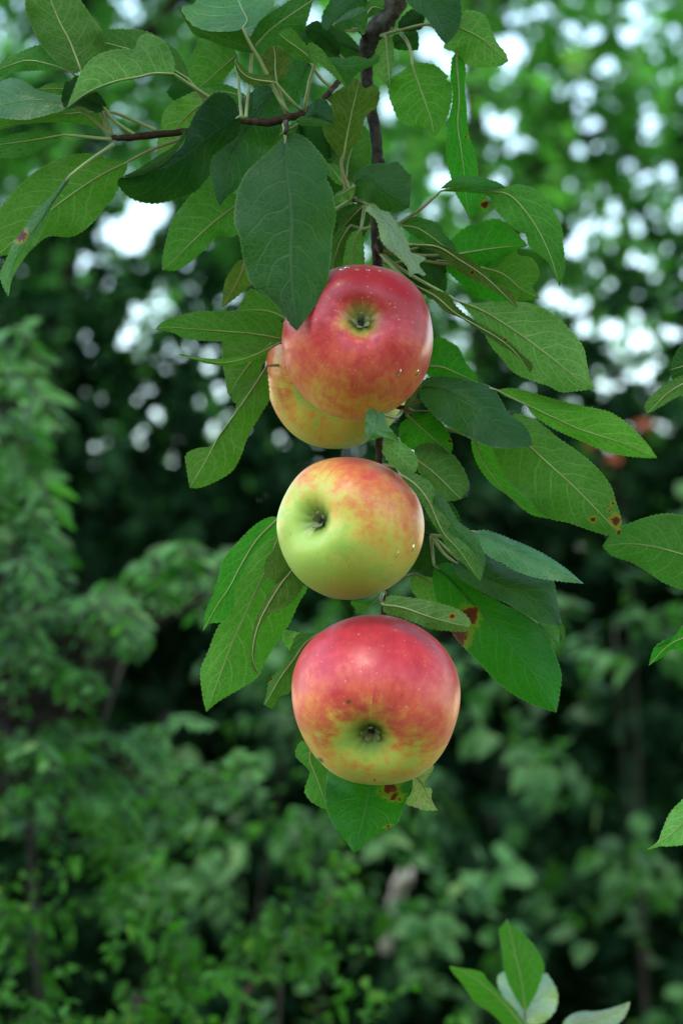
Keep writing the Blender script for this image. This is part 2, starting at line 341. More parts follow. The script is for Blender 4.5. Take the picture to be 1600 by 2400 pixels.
shrub('broad_leaved_shrub', 'blurred shrub with broad round leaves behind the lowest apple, right', 3.1, 1350,
      near([(1250, 1640, 4.7, .36, .35, .28), (1560, 1600, 4.8, .36, .35, .42), (1400, 1930, 4.6, .36, .35, .22), (1100, 2130, 4.6, .24, .3, .16), (1230, 2260, 4.5, .24, .3, .16), (1530, 2330, 4.5, .36, .35, .22), (1330, 1330, 5.0, .42, .35, .25), (1950, 2000, 4.8, .6, .5, 1.0), (1300, 2800, 4.6, .9, .4, .4)], .68), 520, 7, .044, .034, G_MID, twig=.13, front=280, wave=.34, thr=.55)
shrub('small_leaved_shrub', 'blurred shrub with small bright leaves at the lower left', 1.9, 300,
      near([(120, 2160, 4.0, .30, .4, .20), (400, 2130, 4.0, .26, .4, .18), (250, 2330, 3.8, .40, .4, .16), (600, 2340, 3.9, .26, .4, .18), (700, 2130, 4.2, .20, .3, .16), (-200, 2200, 4.0, .4, .4, .5), (300, 2750, 3.9, .9, .4, .36)], .47), 1100, 8, .0155, .0095, G_FINE, twig=.05, front=290, wave=.15, thr=.4)
shrub('mixed_shrub', 'blurred dark green shrub between the lowest leaf and the lower left bushes', 3.2, 700,
      near([(650, 1960, 5.0, .30, .35, .25), (500, 1930, 4.8, .28, .3, .22), (950, 2300, 5.1, .28, .3, .18), (860, 1600, 5.4, .3, .3, .3)], .64), 260, 8, .033, .021, G_MID, twig=.1, wave=.25, thr=.1)

# fronds: feather-shaped compound leaves on arching stalks
def frond(cl, base, tip, sag, n, ll, lw):
    wide = 1.0 if n > 12 else 1.75; jit = .2 if n > 12 else .5
    base = np.array(base); tip = np.array(tip); mid = (base+tip)/2+np.array([0, 0, sag*.5])
    P = resample([base, mid, tip], n+1); T = norm(np.gradient(P, axis=0)); nr = np.array([0, -.35, .9])+rng.normal(size=3)*.15
    side = norm(np.cross(T, nr[None]))
    for sgn in (-1, 1):
        a = norm(side*sgn+T*.55+np.array([0, 0, -.25])+rng.normal(size=T.shape)*jit*.5); t = np.linspace(0, 1, n+1); s = np.sin(np.clip(t*.9+.1, 0, 1)*math.pi)**.5+.15
        V, F = leaf_cloud(P, a, np.repeat(nr[None], n+1, 0)+rng.normal(size=(n+1, 3))*jit, ll*s*rng.uniform(.8, 1.2, n+1), lw*wide*np.ones(n+1), .1, .15); cl.add(V, F, np.full(n+1, random.random())*.6+rng.random(n+1)*.4)
    return P
def frond_plant(name, label, D, x, specs, mat, ll, lw, cat):
    b = foot(x, D); t = plant(name, label, cat, b); cl = Cloud(); SV = []; SF = []
    hub = np.array(WD(x, 1700, D))
    for (x0, y0, x1, y1, d0, d1, n) in specs:
        P = frond(cl, WD(x0, y0, d0), WD(x1, y1, d1), .04, n, ll, lw)
        v, f = tube(np.vstack([resample([P[0]*.3+hub*.7+rng.normal(size=3)*.05, P[0]*.7+hub*.3+np.array([0,.06,0]), P[0]], 6), P[1:]]), np.r_[np.linspace(.0022, .0015, 6), np.linspace(.0015, .0006, len(P)-1)], 5); k = len(SV); SV += v; SF += [tuple(i+k for i in ff) for ff in f]
    v, f = tube(resample([b, (np.array(b)+hub)/2+.05, hub], 10), np.linspace(.008, .004, 10), 7); k = len(SV); SV += v; SF += [tuple(i+k for i in ff) for ff in f]
    mesh_obj('stem', SV, SF, M_TRUNK, t, origin=b); cl.split_front(200, mat, t) if cat == 'sapling' else None; cl.build('foliage', mat, t); return t
sp = []
for (cx_, cy_, sx_, sy_, n_) in ((40, 1320, 60, 30, 7), (120, 1470, 90, 30, 10), (290, 1500, 60, 30, 6), (40, 1590, 60, 40, 8), (160, 1600, 60, 30, 5), (330, 1780, 60, 30, 5), (40, 1760, 70, 40, 8), (470, 1850, 40, 30, 4), (80, 1890, 80, 30, 7), (250, 1920, 60, 30, 5), (200, 1800, 50, 20, 4)):
    for k in range(int(n_*1.8)):
        x = cx_+random.gauss(0, sx_)-60; y = cy_+random.gauss(0, sy_)-20; d = random.uniform(1.95, 2.5); a = random.uniform(-.1, .75); L = random.uniform(60, 120)
        sp.append((x, y, x+L*math.cos(a), y+L*math.sin(a), d, d-.08, random.choice((6, 7, 8))))
sp += [(190, 1720, 400, 1840, 1.95, 1.9, 19), (330, 1770, 500, 1700, 2.0, 1.97, 16), (20, 1440, 330, 1520, 1.95, 1.9, 19), (180, 1440, 350, 1470, 2.0, 1.95, 15), (0, 1330, 120, 1400, 1.9, 1.85, 13)]
frond_plant('feathery_shrub', 'blurred shrub with pale feather-shaped fronds at the left, halfway down', 2.3, 60, sp, G_FROND, .019, .0068, 'shrub')
sp = []
for k in range(30):
    x = random.uniform(-120, 70); y = random.uniform(760, 1260); d = random.uniform(2.0, 2.4); L = random.uniform(70, 150); a = random.uniform(.6, 1.3)
    sp.append((x, y, x+L*math.cos(a), y+L*math.sin(a), d, d-.05, 5))
for k in range(16):
    x = random.uniform(300, 560); y = random.uniform(1290, 1380); d = random.uniform(2.3, 2.6); L = random.uniform(50, 110); a = random.uniform(.7, 1.6)
    sp.append((x, y, x+L*math.cos(a), y+L*math.sin(a), d, d-.05, 5))
frond_plant('drooping_sapling', 'blurred sapling with bright drooping leaves at the left edge beside dark shade', 2.3, -120, sp, G_FROND, .030, .0095, 'sapling')

# the far edge of the wood: one dark mass beyond the hedge
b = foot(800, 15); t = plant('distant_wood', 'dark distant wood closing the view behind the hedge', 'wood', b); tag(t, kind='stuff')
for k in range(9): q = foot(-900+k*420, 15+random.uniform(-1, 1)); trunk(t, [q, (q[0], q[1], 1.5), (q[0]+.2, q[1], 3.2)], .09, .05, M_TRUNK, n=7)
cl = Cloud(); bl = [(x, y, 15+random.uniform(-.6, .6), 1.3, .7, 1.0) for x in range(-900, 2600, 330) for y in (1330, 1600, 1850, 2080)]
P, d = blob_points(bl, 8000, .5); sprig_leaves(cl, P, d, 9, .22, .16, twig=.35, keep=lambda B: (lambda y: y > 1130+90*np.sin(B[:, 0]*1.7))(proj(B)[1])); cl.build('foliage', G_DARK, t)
# a few things in the shade
def bare_stick(name, label, pts, r0, r1, mat, cat):
    P = resample([tuple(WD(*p)) for p in pts], 14); P += rng.normal(size=P.shape)*r0*.25
    V, F = tube(P, np.linspace(r0, r1, 14), 8, .2); tag(mesh_obj(name, V, F, mat, origin=P[0]), label, cat)
bare_stick('dead_branch', 'brown bare branch slanting through the shade at the bottom', [(520, 2420, 2.35), (600, 2290, 2.4), (720, 2170, 2.45), (800, 2080, 2.5)], .0032, .002, M_TWIG, 'branch')
M_PALE = bark_material('pale_wood', (.17, .16, .14), (.26, .24, .21), (.12, .11, .10), 40)
bare_stick('broken_branch', 'pale broken branch end showing in the dark gap at the bottom', [(905, 2230, 4.9), (922, 2150, 4.85), (935, 2080, 4.8), (955, 2045, 4.75)], .014, .017, M_PALE, 'branch')
t = plant('red_leaved_sapling', 'small sapling with a few reddish leaves, blurred at the right', 'sapling', foot(1500, 5.6))
trunk(t, [foot(1500, 5.6), tuple(WD(1480, 1500, 5.6)), tuple(WD(1430, 1020, 5.6))], .004, .002, M_TRUNK, 'stem', n=6)
cl = Cloud(); P = np.array([list(WD(x, y, 5.55)) for x, y in ((1385, 1055), (1405, 1065), (1370, 1050), (1480, 995), (1495, 1000), (1420, 1070), (960, 1100))[:6]])
V, F = leaf_cloud(P, rng.normal(size=(6, 3))+np.array([1, 0, -.3]), np.tile([0, -.7, .7], (6, 1)), .05, .03); cl.add(V, F, rng.random(6)); cl.build('foliage', G_RED, t)

# the apple tree that the branch hangs from: its trunk stands outside the frame, its crown spreads above it
b = (1.55, 1.15, 0.0); t = plant('apple_tree', 'apple tree whose crown spreads above the hanging branch', 'tree', b)
trunk(t, [b, (1.5, 1.15, 1.0), (1.3, 1.1, 2.0), (.8, 1.05, 2.55), (.2, 1.0, 2.5), (.05, .98, 2.2)], .10, .009, M_TRUNK, limbs=0)
for k in range(10):
    s0 = np.array([random.uniform(.1, 1.2), 1.05, random.uniform(2.35, 2.6)]); d_ = rng.normal(size=3)*np.array([.7, .5, .2])+np.array([0, 0, .4]); trunk(t, [s0, s0+d_*.5+np.array([0, 0, .1]), s0+d_], .025, .006, M_TRUNK, 'limb', n=7)
cl = Cloud(); n = 520; d = norm(rng.normal(size=(n, 3))); P = np.array([.35, .95, 2.95])+d*rng.random((n, 1))**.4*np.array([1.3, .75, .55])
sprig_leaves(cl, P, d, 7, .085, .045, twig=.2, keep=lambda B: B[:, 2] > 1.6+np.maximum(B[:, 1], .5)*.46+.12); cl.build('crown', G_MID, t)

# unseen trees added behind the viewer to cut the frontal sky light
for cx_, lab in ((-3.0, 'unseen broad tree added to block sky light, to the left behind the viewer'), (3.2, 'unseen broad tree added to block sky light, to the right behind the viewer')):
    b = (cx_, -5.0, 0.0); t = plant('broadleaf_tree', lab, 'tree', b, 'unseen light-blocking trees behind the viewer')
    trunk(t, [b, (cx_+.1, -5, 1.5), (cx_, -5.1, 3.5), (cx_+.2, -5, 5.0)], .16, .05, M_TRUNK, limbs=8, reach=1.8)
    cl = Cloud(); n = 1100; d = norm(rng.normal(size=(n, 3))); P = np.array([cx_, -5.0, 2.7])+d*rng.random((n, 1))**.4*np.array([3.4, 1.5, 2.5])
    sprig_leaves(cl, P, d, 8, .15, .10, twig=.4); cl.build('crown', G_FAR, t)
# ------------------------------------------------------------------ the apple branch
REG = {'a': (0, 0, 600/1568), 'b': (400, 0, 600/1568), 'c': (750, 0, 600/1568), 'd': (350, 550, 700/1568), 'e': (900, 550, 700/1568),
       'f': (450, 1000, 600/1568), 'g': (850, 1000, 600/1568), 'h': (550, 1400, 600/1568), 'i': (1000, 1900, 600/1568), 'j': (1300, 750, 300/830), 's': (0, 0, 1.0)}
def PX(r, s):
    ox, oy, k = REG[r]; a = np.array([[float(q) for q in p.split(',')] for p in s.split()]); return a*k+np.array([ox, oy])
def W_arr(x, y, z):
    D = (FOCUS-np.asarray(z)*.001)[:, None]; x = np.asarray(x)[:, None]; y = np.asarray(y)[:, None]
    return np.array(CAM)+(np.array(FWD)+np.array(RIGHT)*(x-800)/FPX-np.array(UP)*(y-1200)/FPX)*D

BRANCH_PTS = []          # (x, y, z) samples where stalks may join
def woody(name, pts, radii_px, mat, parent, rough=.14, n=14, m=60, join=True):
    pts = np.array(pts, float); R = np.interp(np.linspace(0, 1, m), np.linspace(0, 1, len(radii_px)), radii_px)*PXM
    Q = resample(pts, m); Q[:, :2] += rng.normal(size=(m, 2))*.5
    if join: BRANCH_PTS.extend(Q.tolist())
    P = W_arr(Q[:, 0], Q[:, 1], Q[:, 2]); V, F = tube(P, R, n, rough); return mesh_obj(name, V, F, mat, parent, origin=P[0])

branch = empty('apple_branch', W(930, -60, -45), 'leafy hanging apple branch with a red side twig, carrying the four apples', 'branch')
woody('stem', [(1000, -160, -50), (950, -40, -46), (915, 20, -45), (890, 60, -45), (866, 105, -45), (857, 150, -45)], [36, 32, 30, 28, 26, 18], M_BARK, branch, .28, 16, 50)
woody('stem', [(862, 120, -45), (859, 191, -45), (872, 268, -44), (884, 344, -43), (881, 400, -43), (879, 497, -43), (882, 574, -43), (885, 640, -44), (890, 760, -46), (905, 900, -46), (903, 978, -44), (889, 1032, -42), (890, 1081, -42),
                (900, 1200, -46), (903, 1402, -44), (898, 1432, -44), (890, 1520, -48), (880, 1640, -52)], [17, 15, 14, 13.5, 13, 13, 13, 12, 11, 9, 9, 9, 8, 8, 8, 6, 5], M_BARK, branch, .13, 14, 150)
woody('twig', [(862, 120, -45), (825, 165, -38), (794, 191, -32), (756, 233, -14), (706, 268, -2), (676, 275, 2), (630, 287, 2), (565, 283, 0), (500, 296, -2), (435, 308, -2), (344, 318, 0), (290, 323, 0), (262, 322, 0)],
      [9, 8, 7, 7, 8, 10, 9.5, 8, 7.5, 7.5, 8, 8.5, 9, 6], M_TWIG, branch, .12, 10, 90)
for P_, r_ in (([(884, 575, -40), (893, 590, -34), (886, 560, -30)], 9), ([(905, 930, -44), (930, 952, -34), (948, 955, -28)], 9), ([(882, 470, -42), (840, 470, -34), (822, 468, -26)], 9), ([(866, 105, -45), (850, 75, -38), (842, 70, -30)], 12),
                ([(884, 370, -43), (897, 377, -40), (899, 381, -38)], 6), ([(668, 280, 2), (672, 298, 6), (668, 312, 10)], 8), ([(900, 1210, -44), (940, 1235, -36), (1010, 1255, -30)], 6)):
    woody('spur', P_, [r_, r_*.8, r_*.6], M_BARK, branch, .3, 9, 10)

def half(M, E, n):
    return resample(np.vstack([M[:1], E, M[-1:]]), n)
SGRID = np.array([0, .1, .28, .46, .64, .82, 1.0])
def patch(reg, face, z, M, A, B, e, wave, tooth, rots, n=None):
    M = PX(reg, M); A = PX(reg, A); B = PX(reg, B)
    Ls = np.linalg.norm(np.diff(catmull(M), axis=0), axis=1).sum(); n = n or int(np.clip(Ls/3.2, 18, 130))
    m = resample(M, n); a = half(M, A, n); b = half(M, B, n); t = np.linspace(0, 1, n)
    zm = np.interp(t, np.linspace(0, 1, len(z)), z)
    zm = np.convolve(np.pad(zm, 6, 'edge'), np.ones(13)/13, 'valid')
    ph = random.uniform(0, 6.28); f1 = random.uniform(1.3, 2.6); cols = []; uv = []
    for sgn, E, ez in ((-1, a, e[0]), (1, b, e[1])):
        nrmE = E-m; ln = np.linalg.norm(nrmE, axis=1)[:, None]+1e-6; saw = (np.arange(n) % 3)/2.0
        saw = saw*np.clip(ln[:, 0]/12, 0, 1)
        Et = E+nrmE/ln*(saw*tooth+rng.normal(size=n)*.35)[:, None]
        js = SGRID[::-1] if sgn < 0 else SGRID[1:]
        for s in js:
            p = m+(Et-m)*s if s == 1 else m+(E-m)*s
            wz = wave*s*s*np.sin(6.283*f1*t+ph+sgn*1.3)*np.sin(math.pi*np.clip(t, 0, 1))+.5*wave*s*s*np.sin(6.283*3.7*t+ph*2+sgn)
            k = np.clip(ln[:, 0]/60, .15, 1.3)
            zz = zm+ez*k*s**1.6+wz*k
            cols.append(np.column_stack([p, zz])); uv.append(np.column_stack([t, np.full(n, sgn*s)]))
    G = np.stack(cols, 1); U = np.stack(uv, 1); w_ = G.shape[1]
    X = G.reshape(-1, 3); V = W_arr(X[:, 0], X[:, 1], X[:, 2])
    rot = np.zeros(len(X))
    for (rx, ry, rr) in rots:
        ox, oy, k = REG[reg]; d = np.hypot(X[:, 0]-(rx*k+ox), X[:, 1]-(ry*k+oy))/(rr*k); rot = np.maximum(rot, np.clip(1.25-d, 0, 1.1))
    i, j = np.meshgrid(np.arange(n-1), np.arange(w_-1), indexing='ij'); q = (i*w_+j).ravel()
    F = np.stack([q, q+1, q+w_+1, q+w_], 1)
    nr = np.cross(V[F[:, 2]]-V[F[:, 0]], V[F[:, 3]]-V[F[:, 1]]); fc = (nr*(np.array(CAM)-V[F[:, 0]])).sum()
    if (face == 'u') != (fc > 0): F = F[:, ::-1]
    mid = np.column_stack([m, zm]); return V, F, U.reshape(-1, 2), rot, mid
TINT = {'n': (1, 1, 1), 'D': (.45, .48, .52), 'd': (.80, .82, .85), 'p': (1.75, 1.5, 1.75), 'P': (2.5, 2.1, 2.6), 'o': (1.3, .85, .7), 'b': (1.08, 1.15, .85), 'B': (1.25, 1.4, .85), 'W': (7.5, 3.2, 7.5), 'G': (4.0, 1.9, 4.6), 's': (.6, 1.25, .45)}  # 'W' has sky glare painted into the colour, 'D' the shade between leaves
LEAVES = 0
def leaf(reg, face, z, M, A, B, tint='n', e=(-4, -4), wave=2.5, pet=None, more=(), rots=(), parent=None, tooth=2.3, stalk=True):
    """one leaf: traced midrib M and margins A, B, depth z along the midrib; 'u' shows its upper face, 'd' its underside"""
    global LEAVES; LEAVES += 1
    par = parent or branch
    parts = [patch(reg, face, z, M, A, B, e, wave, tooth, rots)]
    for (f2, z2, M2, A2, B2) in more: parts.append(patch(reg, f2, z2, M2, A2, B2, (-2, -2), .5, tooth, rots))
    V = []; F = []; U = []; R = []; k = 0
    for (v, f, u, r, _) in parts: V.append(v); F.append(f+k); U.append(u); R.append(r); k += len(v)
    V = np.vstack(V); U = np.vstack(U); mid = parts[0][4]
    base = W(*mid[0])
    o = mesh_obj('leaf', V, np.vstack(F), M_LEAF, par, origin=base, uvs=U, attrs={'rot': ('FLOAT', np.concatenate(R))})
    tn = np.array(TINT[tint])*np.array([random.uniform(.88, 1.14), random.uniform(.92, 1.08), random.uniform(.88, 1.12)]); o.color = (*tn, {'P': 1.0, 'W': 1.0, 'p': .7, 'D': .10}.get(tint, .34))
    if tint in 'WG': o['label'] = 'pale whitish leaf, with painted-in sky glare or a dry grey blade'  # 'W' whitening stands in for sky reflection; 'G' is a dry leaf
    elif sum(r[2] for r in rots) > 60: o['label'] = 'green leaf with rust-brown blighted patches'
    if not stalk: return o
    b0 = mid[0]
    if pet is not None:
        pp = PX(reg, pet); end = np.array(min(BRANCH_PTS, key=lambda q: (q[0]-pp[-1][0])**2+(q[1]-pp[-1][1])**2)) if par is branch else np.array([*pp[-1], b0[2]-6])
        zs = np.linspace(b0[2], end[2], len(pp)+1)[1:]; path = np.vstack([b0[None], np.column_stack([pp, zs])])
    elif par is branch:
        end = np.array(min(BRANCH_PTS, key=lambda q: (q[0]-b0[0])**2+(q[1]-b0[1])**2+(4*(q[2]-b0[2]))**2*.3))
        path = np.vstack([b0, (b0+end)/2+np.array([0, 8, -3]), end])
    else:
        path = np.vstack([b0, b0+np.array([10, 10, -2])])
    path = resample(path[::-1], 14); off = .45 if face == 'd' else -.5
    rib = mid[::max(1, len(mid)//24)].copy(); rib[:, 2] += off; rib[0, 2] = mid[0, 2]
    Q = np.vstack([path[:-1], rib]); P = W_arr(Q[:, 0], Q[:, 1], Q[:, 2])
    Rr = np.r_[np.linspace(1.15, .85, len(path)-1), np.linspace(.6, .1, len(rib))]*.001*.8
    v, f = tube(P, Rr, 7); mesh_obj('leaf_stalk', v, f, M_STALK, o, origin=base)
    return o
# --- upper left, on the red twig
leaf('a','d',(4,0,-6),"500,435 430,255 370,140 320,20 270,-120","440,440 300,330 210,190 165,60 160,-40 200,-130","560,400 635,310 640,250 610,170 560,100 490,0 400,-90",'n',pet="560,560 640,720 690,830")
leaf('a','d',(-6,-10,-14),"440,440 330,400 180,370 60,400 -60,450","430,420 330,320 250,275 130,320 0,390 -60,440","380,430 230,430 100,440 0,470 -60,490",'n',pet="560,600 690,830")
leaf('a','d',(14,16,12),"1065,452 950,448 850,470 700,500 540,565 410,662","1070,400 1050,330 1000,250 900,208 845,240 820,300 700,305 580,350 500,440 450,560","1020,462 940,458 850,480 700,512 540,578",'p',e=(-8,-2),pet="1150,510 1285,600")
leaf('a','d',(0,-4,-8),"1150,480 1000,390 850,320 640,260 500,230","1150,440 1090,320 1000,250 900,195 760,180 620,185 540,210","1080,470 950,430 800,430 620,330 560,290",'d',pet="1260,620")
leaf('a','u',(2,4,-2),"400,640 250,620 120,630 0,660 -60,680","380,590 290,570 220,545 150,500 80,480 0,505 -60,530","390,670 290,700 200,725 100,730 0,720 -60,715",'p',e=(-18,8),pet="520,690 690,830")
leaf('a','d',(-4,-6,-8),"630,690 500,690 350,710 200,740 60,760 -60,800","640,660 500,650 380,670 250,690 100,700 -60,720","620,755 560,770 480,755 350,745 200,755 80,770 0,800 -60,830",'b',pet="700,690 850,750 960,800")
leaf('a','u',(8,6,4),"640,660 540,620 460,560 425,500","650,640 600,570 540,530 480,465","600,692 500,650 410,668 380,610 400,510",'D',e=(-6,3),pet="700,740 840,835")
leaf('a','d',(-10,-12,-14),"580,600 400,545 230,545","500,540 390,510 300,515","480,610 380,580 290,578",'n',pet="690,830")
leaf('a','d',(0,-2,-4),"390,825 250,850 120,870 0,885 -60,895","360,812 250,808 130,815 40,835 0,855 -60,880","350,850 270,900 190,945 100,962 0,962 -60,955",'d',pet="500,835 690,855")
leaf('a','d',(-8,-10,-12),"770,998 640,1062 500,1150 340,1265 180,1400 60,1500 -30,1580","740,983 650,975 590,945 520,940 400,960 290,1010 150,1110 40,1230 -10,1310 -45,1400 -50,1500","780,1020 740,1110 700,1200 640,1270 590,1340 500,1420 420,1450 290,1450 180,1530 60,1555 0,1570",'b',pet="900,930 1000,890 1120,845")
leaf('a','u',(4,8,10),"425,1080 370,1160 250,1340 150,1480 70,1640 52,1818","400,1095 330,1190 220,1290 150,1400 90,1480 40,1590 5,1680 20,1750","425,1110 370,1190 315,1275 285,1375 220,1490 140,1590 78,1700",'p',e=(-3,-7),pet="540,990 700,880",rots=[(125,1440,55)])
leaf('a','u',(10,18,16),"1465,712 1330,800 1200,900 1050,1000 880,1060 732,1090","1440,620 1400,578 1330,565 1270,605 1200,690 1150,800 1110,900 980,1012 850,1068","1472,780 1450,840 1400,880 1310,950 1290,1010 1280,1080 1200,1170 1080,1220 930,1245 800,1210 725,1130",'D',e=(-3,-9),pet="1490,725",more=[("d",(16,18,18),"1142,800 1090,900 960,990 850,1050 735,1085","1135,790 1075,885 960,962 840,1040","1130,850 1060,950 970,1020 860,1070")])
leaf('a','d',(-10,-14,-16),"1330,600 1220,650 1120,740 1040,850 970,955","1280,540 1150,580 1050,640 1000,700 985,800 965,880","1330,700 1250,780 1150,860 1050,920",'p')
leaf('a','d',(-16,-18,-20),"1530,610 1420,570 1330,560 1230,560","1470,560 1400,525 1330,518 1260,530","1480,625 1400,620 1300,610",'b')
leaf('a','d',(-22,-26,-28),"1450,340 1380,400 1290,480 1190,555","1420,280 1330,230 1245,215 1190,310 1155,410 1160,500","1440,390 1380,470 1300,530 1240,560",'b')
leaf('a','d',(-12,-14,-16),"1500,1220 1430,1270 1300,1370 1180,1480 1080,1580 995,1655","1420,1180 1280,1105 1200,1170 1120,1260 1060,1340 1030,1430 1000,1560","1490,1300 1440,1440 1330,1450 1260,1520 1180,1590 1090,1650",'b')
# --- top centre
leaf('b','u',(10,-14,-40),"440,170 468,120 430,40 390,-60 350,-200","400,188 250,190 150,160 90,100 70,40 130,40 200,-60 300,-180","490,160 560,110 620,40 640,-20 600,-120 450,-200",'P',e=(2,2),pet="500,290 560,390 660,600 720,690")
leaf('b','d',(-6,-8,-10),"530,325 400,262 250,218 120,160 45,45","500,250 420,170 300,185 180,165 100,105 60,40","430,312 330,282 220,240 140,205 80,110",'d',stalk=False)
leaf('b','d',(-12,-16,-22),"500,300 600,190 720,100 860,5 960,-70","490,240 540,140 630,70 720,10 850,-80","560,330 640,290 720,240 800,200 840,110 865,20 900,-50",'d')
leaf('b','d',(12,16,18),"885,385 830,335 760,280 690,230 665,205","870,330 800,245 740,178 700,182 672,195","840,380 760,350 700,305 662,262",'b',e=(-3,-3),pet="850,500 825,640 815,690",
     more=[("d",(14,18,20),"830,330 920,360 1000,430 1074,528","850,262 920,300 980,380 1030,450","880,392 910,388 980,445 1030,495"),("u",(8,10,8),"955,355 1030,400 1100,400 1200,385 1285,345","1000,352 1060,360 1130,345 1210,362 1250,335","1000,430 1075,532 1130,460 1200,415 1270,380")])
leaf('b','d',(8,8,8),"640,505 500,482 430,435 392,368","610,460 540,460 480,445 420,385","560,520 490,517 430,478 400,412",'o',pet="740,620 800,680")
leaf('b','d',(0,0,0),"650,505 640,420 640,350 630,280","590,450 565,390 570,330 600,290","690,475 725,420 730,360 690,305",'o')
leaf('b','u',(-6,-4,0),"640,540 560,650 470,780 390,920 350,1060 300,1264","560,525 480,580 420,640 390,800 270,950 245,1000 255,1100 275,1190","700,640 680,780 620,900 520,990 470,1080 400,1160 340,1210",'d')
leaf('b','u',(-20,-22,-24),"850,380 790,500 740,640","760,370 690,430 660,520 690,610","860,440 810,550 780,650",'n')
leaf('b','u',(8,20,26,31),"702,850 697,930 715,1100 735,1250 742,1400 736,1560 742,1720 773,2026","720,815 650,885 560,970 470,1050 420,1150 392,1280 395,1380 423,1450 452,1612 488,1730 570,1798 663,1881 732,1986","745,812 830,850 880,900 930,960 982,1050 950,1090 985,1160 1006,1270 1006,1360 988,1450 977,1612 960,1717 907,1834 836,1939",'n',e=(-5,-5),wave=2.0,pet="692,760")
leaf('b','u',(8,10,10),"790,735 850,712 900,695 1000,758","835,690 850,650 910,600 970,640 995,700","830,728 880,728 940,742",'d',more=[("d",(10,10,10),"765,740 850,735 1000,775","800,715 880,722 950,745","800,765 880,768 950,776")])
leaf('b','d',(-18,-16,-14),"1060,942 1080,830 1110,680 1140,560 1152,490","1040,950 980,890 935,800 940,690 985,640 950,600 1000,570 1060,530 1100,480","1100,910 1150,860 1190,720 1260,650 1276,560 1245,520 1185,540",'o',pet="1045,1010 1075,1140 1100,1200")
leaf('b','d',(-50,-52,-54),"1075,1095 1085,1000 1120,880 1170,760","1060,1060 1000,1000 930,930 920,830 1000,800 1110,770","1110,1110 1150,1080 1210,1000 1222,900 1205,800",'n')
leaf('b','u',(-22,-16,-16),"1112,1135 1200,1085 1290,1150 1380,1210 1460,1268","1130,1070 1220,1010 1340,1000 1390,993 1440,1050 1472,1080 1466,1180","1110,1180 1160,1222 1240,1240 1300,1287 1400,1292",'d',e=(-5,-5),pet="1105,1200")
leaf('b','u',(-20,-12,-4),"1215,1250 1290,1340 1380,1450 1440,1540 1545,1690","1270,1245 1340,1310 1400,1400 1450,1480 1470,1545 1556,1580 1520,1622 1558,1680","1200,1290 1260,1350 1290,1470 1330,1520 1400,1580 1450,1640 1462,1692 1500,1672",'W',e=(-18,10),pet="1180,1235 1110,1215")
leaf('b','d',(-30,-32,-34),"1165,1400 1122,1490 1105,1650","1110,1430 1075,1500 1060,1640","1172,1450 1182,1540 1178,1650",'p',pet="1190,1250")
leaf('b','d',(-50,-52,-54),"1100,1380 1040,1480 1000,1600 985,1680","1040,1400 990,1460 980,1560","1110,1420 1080,1520 1060,1620 1010,1670",'b')
leaf('b','d',(-30,-32,-34),"1060,1130 1010,1060 965,1005","1030,1130 975,1080 955,1030","1050,1080 1030,1030 1000,1000",'p')
leaf('b','d',(-14,-14,-14),"1125,1137 1060,1180 990,1212","1080,1150 1020,1180","1110,1200 1060,1232 1020,1230",'p')
leaf('b','d',(-52,-54,-54),"1180,1260 1100,1340 1020,1430","1120,1270 1040,1340","1190,1330 1100,1410",'b')
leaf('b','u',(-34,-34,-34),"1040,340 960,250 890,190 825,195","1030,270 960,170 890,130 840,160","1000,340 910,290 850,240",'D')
# --- top, beside the thick stem
leaf('c','u',(-20,-14,-6),"560,-80 650,30 720,130 770,270","520,-10 570,50 650,110 700,180 740,240","760,-90 850,-20 864,80 856,150 820,220",'d',e=(-3,-6))
leaf('c','d',(-26,-28,-26),"835,165 900,190 990,240 1070,310 1153,374","830,120 870,73 940,68 1010,100 1042,170 1080,260 1130,320","800,210 757,290 830,322 880,382 940,411 1020,413 1100,402",'p',pet="760,155 640,150 470,190 300,240")
leaf('c','d',(-30,-28,-26),"562,392 590,480 640,620 680,740 697,834","510,432 430,488 420,560 440,640 490,740 580,782 650,792 682,818","620,384 700,400 750,440 782,470 768,490 800,512 803,600 782,700 752,760 722,812",'B',e=(-3,-3),pet="555,320 530,250 495,205")
leaf('c','d',(-34,-32,-30,-30),"830,325 840,450 850,600 840,760 860,900 880,1060 890,1200 918,1352","805,370 800,480 815,590 795,700 778,850 773,960 800,1080 830,1180 880,1270","870,360 889,440 880,520 891,640 902,800 932,900 957,1000 962,1080 947,1190 927,1290",'s',e=(3,-5),pet="815,240 700,160 500,130",
     more=[("d",(-28,-27,-26),"925,1340 965,1260 1025,1230","925,1290 950,1195 1000,1190","950,1320 990,1290 1032,1252")],rots=[(1010,1255,34),(890,840,12)])
leaf('c','d',(-18,-12,-8,-4),"735,1172 850,1145 1000,1170 1150,1190 1260,1300 1350,1440 1420,1600 1463,1757","780,1150 880,1138 1000,1165 1120,1145 1210,1130 1310,1160 1390,1230 1470,1380 1482,1480 1496,1620 1482,1700","800,1172 920,1178 1030,1202 1080,1290 1180,1390 1260,1440 1282,1510 1382,1590 1432,1680",'b',e=(-6,-3),pet="640,1260 560,1320 470,1378 400,1440",
     more=[("u",(-14,-10,-10),"735,1155 850,1110 980,1128 1135,1148","790,1110 850,1080 930,1078 1030,1100 1100,1125","800,1148 880,1142 960,1168 1050,1165")])
leaf('c','d',(-24,-26,-26),"850,1555 950,1537 1100,1517 1272,1502","800,1480 880,1400 960,1370 1070,1340 1150,1380 1220,1450","900,1600 1000,1642 1060,1612 1150,1562 1220,1522",'s')
